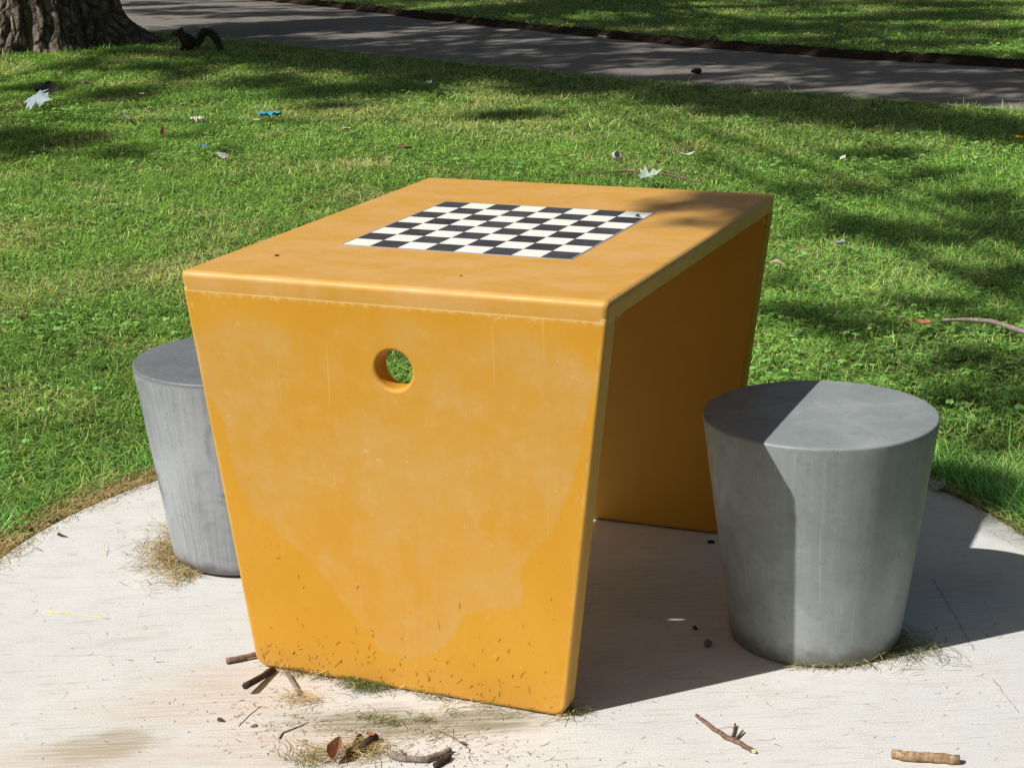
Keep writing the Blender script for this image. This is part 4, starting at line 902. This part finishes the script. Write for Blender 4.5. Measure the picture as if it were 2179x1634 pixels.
# ---- near left tree outside the picture: shade on the right lawn and on the table's far corner
tC = empty('maple_tree', (1.2, -7.4, 0)); tag(tC, 'leafy tree behind the photographer, its boughs shading the right side of the lawn', 'tree')
SCs = [shade(1150, 158, 120, 16, 9, 1.8), shade(1290, 174, 120, 16, 9, 1.8), shade(1480, 197, 140, 20, 9, 1.8), shade(1690, 222, 140, 26, 9, 1.8), shade(1900, 247, 160, 26, 9, 1.8), shade(2110, 268, 130, 28, 9, 1.8), shade(1560, 232, 120, 12, 9, 1),
       shade(1880, 325, 110, 12, 8.5, .9), shade(2000, 372, 110, 12, 8.5, .7), shade(1790, 400, 130, 14, 8.5, .35), shade(2080, 420, 110, 20, 8.5, .8),
       shade(1830, 478, 120, 22, 8.5, .95), shade(1980, 500, 120, 20, 8.5, .8), shade(2120, 480, 90, 24, 8.5, .9), shade(1690, 392, 80, 10, 8.5, .5),
       shade(1700, 665, 130, 22, 8.2, .95), shade(1830, 690, 90, 18, 8.2, .8), shade(1980, 640, 120, 20, 8.2, .8), shade(2120, 585, 100, 25, 8.2, .9), shade(2080, 670, 110, 16, 8.2, .5),
       shade(2060, 760, 120, 24, 8.2, .8), shade(2140, 830, 80, 30, 8.2, .8), shade(2000, 840, 60, 16, 8.2, .5), shade(2110, 930, 90, 20, 8.2, .5), shade(1650, 590, 50, 12, 8.2, .7),
       shade(2060, 1010, 90, 20, 8, .8), shade(2150, 1050, 60, 22, 8, .8), shade(1060, 128, 60, 8, 9, .8),
       shade(1615, 424, 60, 9, 5.6, 1.1, .74, .04, .03), shade(1540, 421, 70, 5, 5.6, 1.1, .74, .035, .03), shade(1480, 434, 85, 5, 5.6, .9, .74, .03, .03), shade(1400, 444, 50, 3, 5.6, .7, .74, .03, .02),
      shade(1560, 462, 75, 5, 5.6, .9, .74, .035, .03), shade(1470, 472, 70, 3, 5.6, .6, .74, .03, .02), shade(1625, 448, 40, 11, 5.6, 1.1, .74, .04, .03), shade(1395, 438, 50, 3, 5.6, .5, .74, .03, .02)]
world_child('crown', leafcloud(SCs, 9), M_crown, tC)
link('trunk', trunk_mesh(6.4, .40, .26, roots[:5], 8, .6), M_bark, tC)
world_child('limbs', limb_mesh((1.2, -7.4, 5.9), [(tuple(s_[0]), .06) for s_ in SCs[::3]], .1, 7), M_bark, tC)

# ================================================================== SQUIRREL
SQ = gp(402, 107); K = np.linalg.norm(SQ-CAM)/FPX
sq = empty('squirrel', (SQ[0], SQ[1], 0)); tag(sq, 'dark brown squirrel with arched bushy tail standing in the grass right of the big tree', 'squirrel')
fwd = -np.array([R_[0], R_[1], 0]); fwd /= np.linalg.norm(fwd); lat = np.array([-fwd[1], fwd[0], 0])
def sp_(px, py, l=0.0): return Vector(fwd*(402-px)*K+lat*l+np.array([0, 0, (107-py)*K*1.03]))
V = []; E_ = []; Rr = []
def ad(p, r, par=None):
    V.append(p); Rr.append(r); i = len(V)-1
    if par is not None: E_.append((par, i))
    return i
hip = ad(sp_(412, 92), .040); mid = ad(sp_(403, 89), .046, hip); sh_ = ad(sp_(393, 86), .031, mid); nk = ad(sp_(389, 79), .022, sh_); hd_ = ad(sp_(384, 73), .024, nk); mz = ad(sp_(374, 73.5), .013, hd_); ad(sp_(369.5, 73), .006, mz)
for s_ in (-1, 1):
    ad(sp_(390, 63, s_*.016), .006, ad(sp_(387.5, 67, s_*.013), .009, hd_))
    e = ad(sp_(392, 97, s_*.020), .012, sh_); ad(sp_(385, 106, s_*.020), .007, ad(sp_(388, 103, s_*.020), .008, e))
    k_ = ad(sp_(403, 98, s_*.032), .020, hip); ad(sp_(397, 106, s_*.034), .008, ad(sp_(408, 104, s_*.032), .010, k_))
tail = [(421, 96, .016), (426, 87, .022), (430, 77, .023), (437, 71.5, .023), (446, 72, .024), (455, 79, .024), (461, 90, .022), (466, 105, .012)]
pr_ = hip
for x_, y_, r_i in tail: pr_ = ad(sp_(x_, y_), r_i, pr_)
me = bpy.data.meshes.new('sq'); me.from_pydata(V, E_, []); o = bpy.data.objects.new('tmp', me); COL.objects.link(o)
m = o.modifiers.new('s', 'SKIN'); m.use_smooth_shade = True
for i, r in enumerate(Rr):
    r *= 1.32
    me.skin_vertices[0].data[i].radius = (r, r)
me.skin_vertices[0].data[0].use_root = True
m2 = o.modifiers.new('ss', 'SUBSURF'); m2.levels = 2; m2.render_levels = 2
dg = bpy.context.evaluated_depsgraph_get(); bme = bpy.data.meshes.new_from_object(o.evaluated_get(dg)); bpy.data.objects.remove(o)
t = NT('squirrel_fur'); ob = t.obj(); n = t.noise(ob, 160, 4, .7); hp = sp_(376, 74)
vm = t.n('ShaderNodeVectorMath', operation='DISTANCE'); t.l(ob, vm.inputs[0]); vm.inputs[1].default_value = hp
c = t.mix(t.mr(n, .3, .7), (.014, .011, .008), (.05, .038, .022)); c = t.mix(t.mr(vm.outputs['Value'], .015, .05, .8, 0), c, (.12, .05, .028))
M_fur = t.fin(c, .85, t.bump(n, 1, .004), .15)
link('body', bme, M_fur, sq)
rs = np.random.RandomState(8); nv = len(bme.vertices); a = np.zeros(nv*3, np.float32); bme.vertices.foreach_get('co', a); a = a.reshape(-1, 3); nn_ = np.array([v.normal[:] for v in bme.vertices])
i_ = rs.randint(0, nv, 9000); P = a[i_]+rs.normal(0, .003, (9000, 3)); N_ = nn_[i_]; hd3 = np.array(sp_(384, 73)); ln = np.clip(np.linalg.norm(P-hd3, axis=1)/.06, .25, 1)[:, None]
P1 = P+(N_*.55-fwd*.8+np.array([0, 0, -.25]))*ln*rs.uniform(.008, .016, (9000, 1)); sd_ = np.cross(N_, fwd); sd_ /= np.linalg.norm(sd_, axis=1)[:, None]+1e-6; sd_ *= .0008
V = np.stack([P-sd_, P+sd_, P1], 1).reshape(-1, 3); C = np.array([[.055, .042, .024]])*rs.uniform(.5, 1.5, (9000, 1)); C = np.repeat(C, 3, 0); C[2::3] = C[2::3]*2.2+.01
link('body_fur', np_mesh('bf', V, None, np.arange(27000).reshape(-1, 3), C), attr_mat('body_hair', .1, .7, .1), sq)
bm = bmesh.new()
for s_ in (-1, 1): bmesh.ops.create_icosphere(bm, subdivisions=2, radius=.0045, matrix=Matrix.Translation(sp_(379.5, 71.5, s_*.0155)))
link('eyes', bm_mesh(bm, 'eyes', True), plain('eye_black', (.004, .004, .004), .1, .1), sq)
rs = np.random.RandomState(3); nt_ = 5200; tp = np.array([np.array(sp_(a, b)) for a, b, _ in [(414, 95, 0)]+tail]); s_ = rs.uniform(0, len(tp)-1.001, nt_); i_ = s_.astype(int); f_ = (s_-i_)[:, None]
P = tp[i_]*(1-f_)+tp[i_+1]*f_; dr = tp[i_+1]-tp[i_]; dr /= np.linalg.norm(dr, axis=1)[:, None]; rad = rs.normal(size=(nt_, 3)); rad -= dr*np.sum(rad*dr, 1)[:, None]; rad /= np.linalg.norm(rad, axis=1)[:, None]
P0 = P+rad*.015; P1 = P+rad*rs.uniform(.030, .052, (nt_, 1))+dr*.030; sd_ = np.cross(rad, dr)*.0011
V = np.stack([P0-sd_, P0+sd_, P1], 1).reshape(-1, 3); C = np.array([[.042, .042, .032]])*rs.uniform(.5, 1.4, (nt_, 1)); C = np.repeat(C, 3, 0); C[2::3] = C[2::3]*2.6+.03
link('tail_fur', np_mesh('tf', V, None, np.arange(nt_*3).reshape(-1, 3), C), attr_mat('tail_hair', .1, .7, .1), sq)
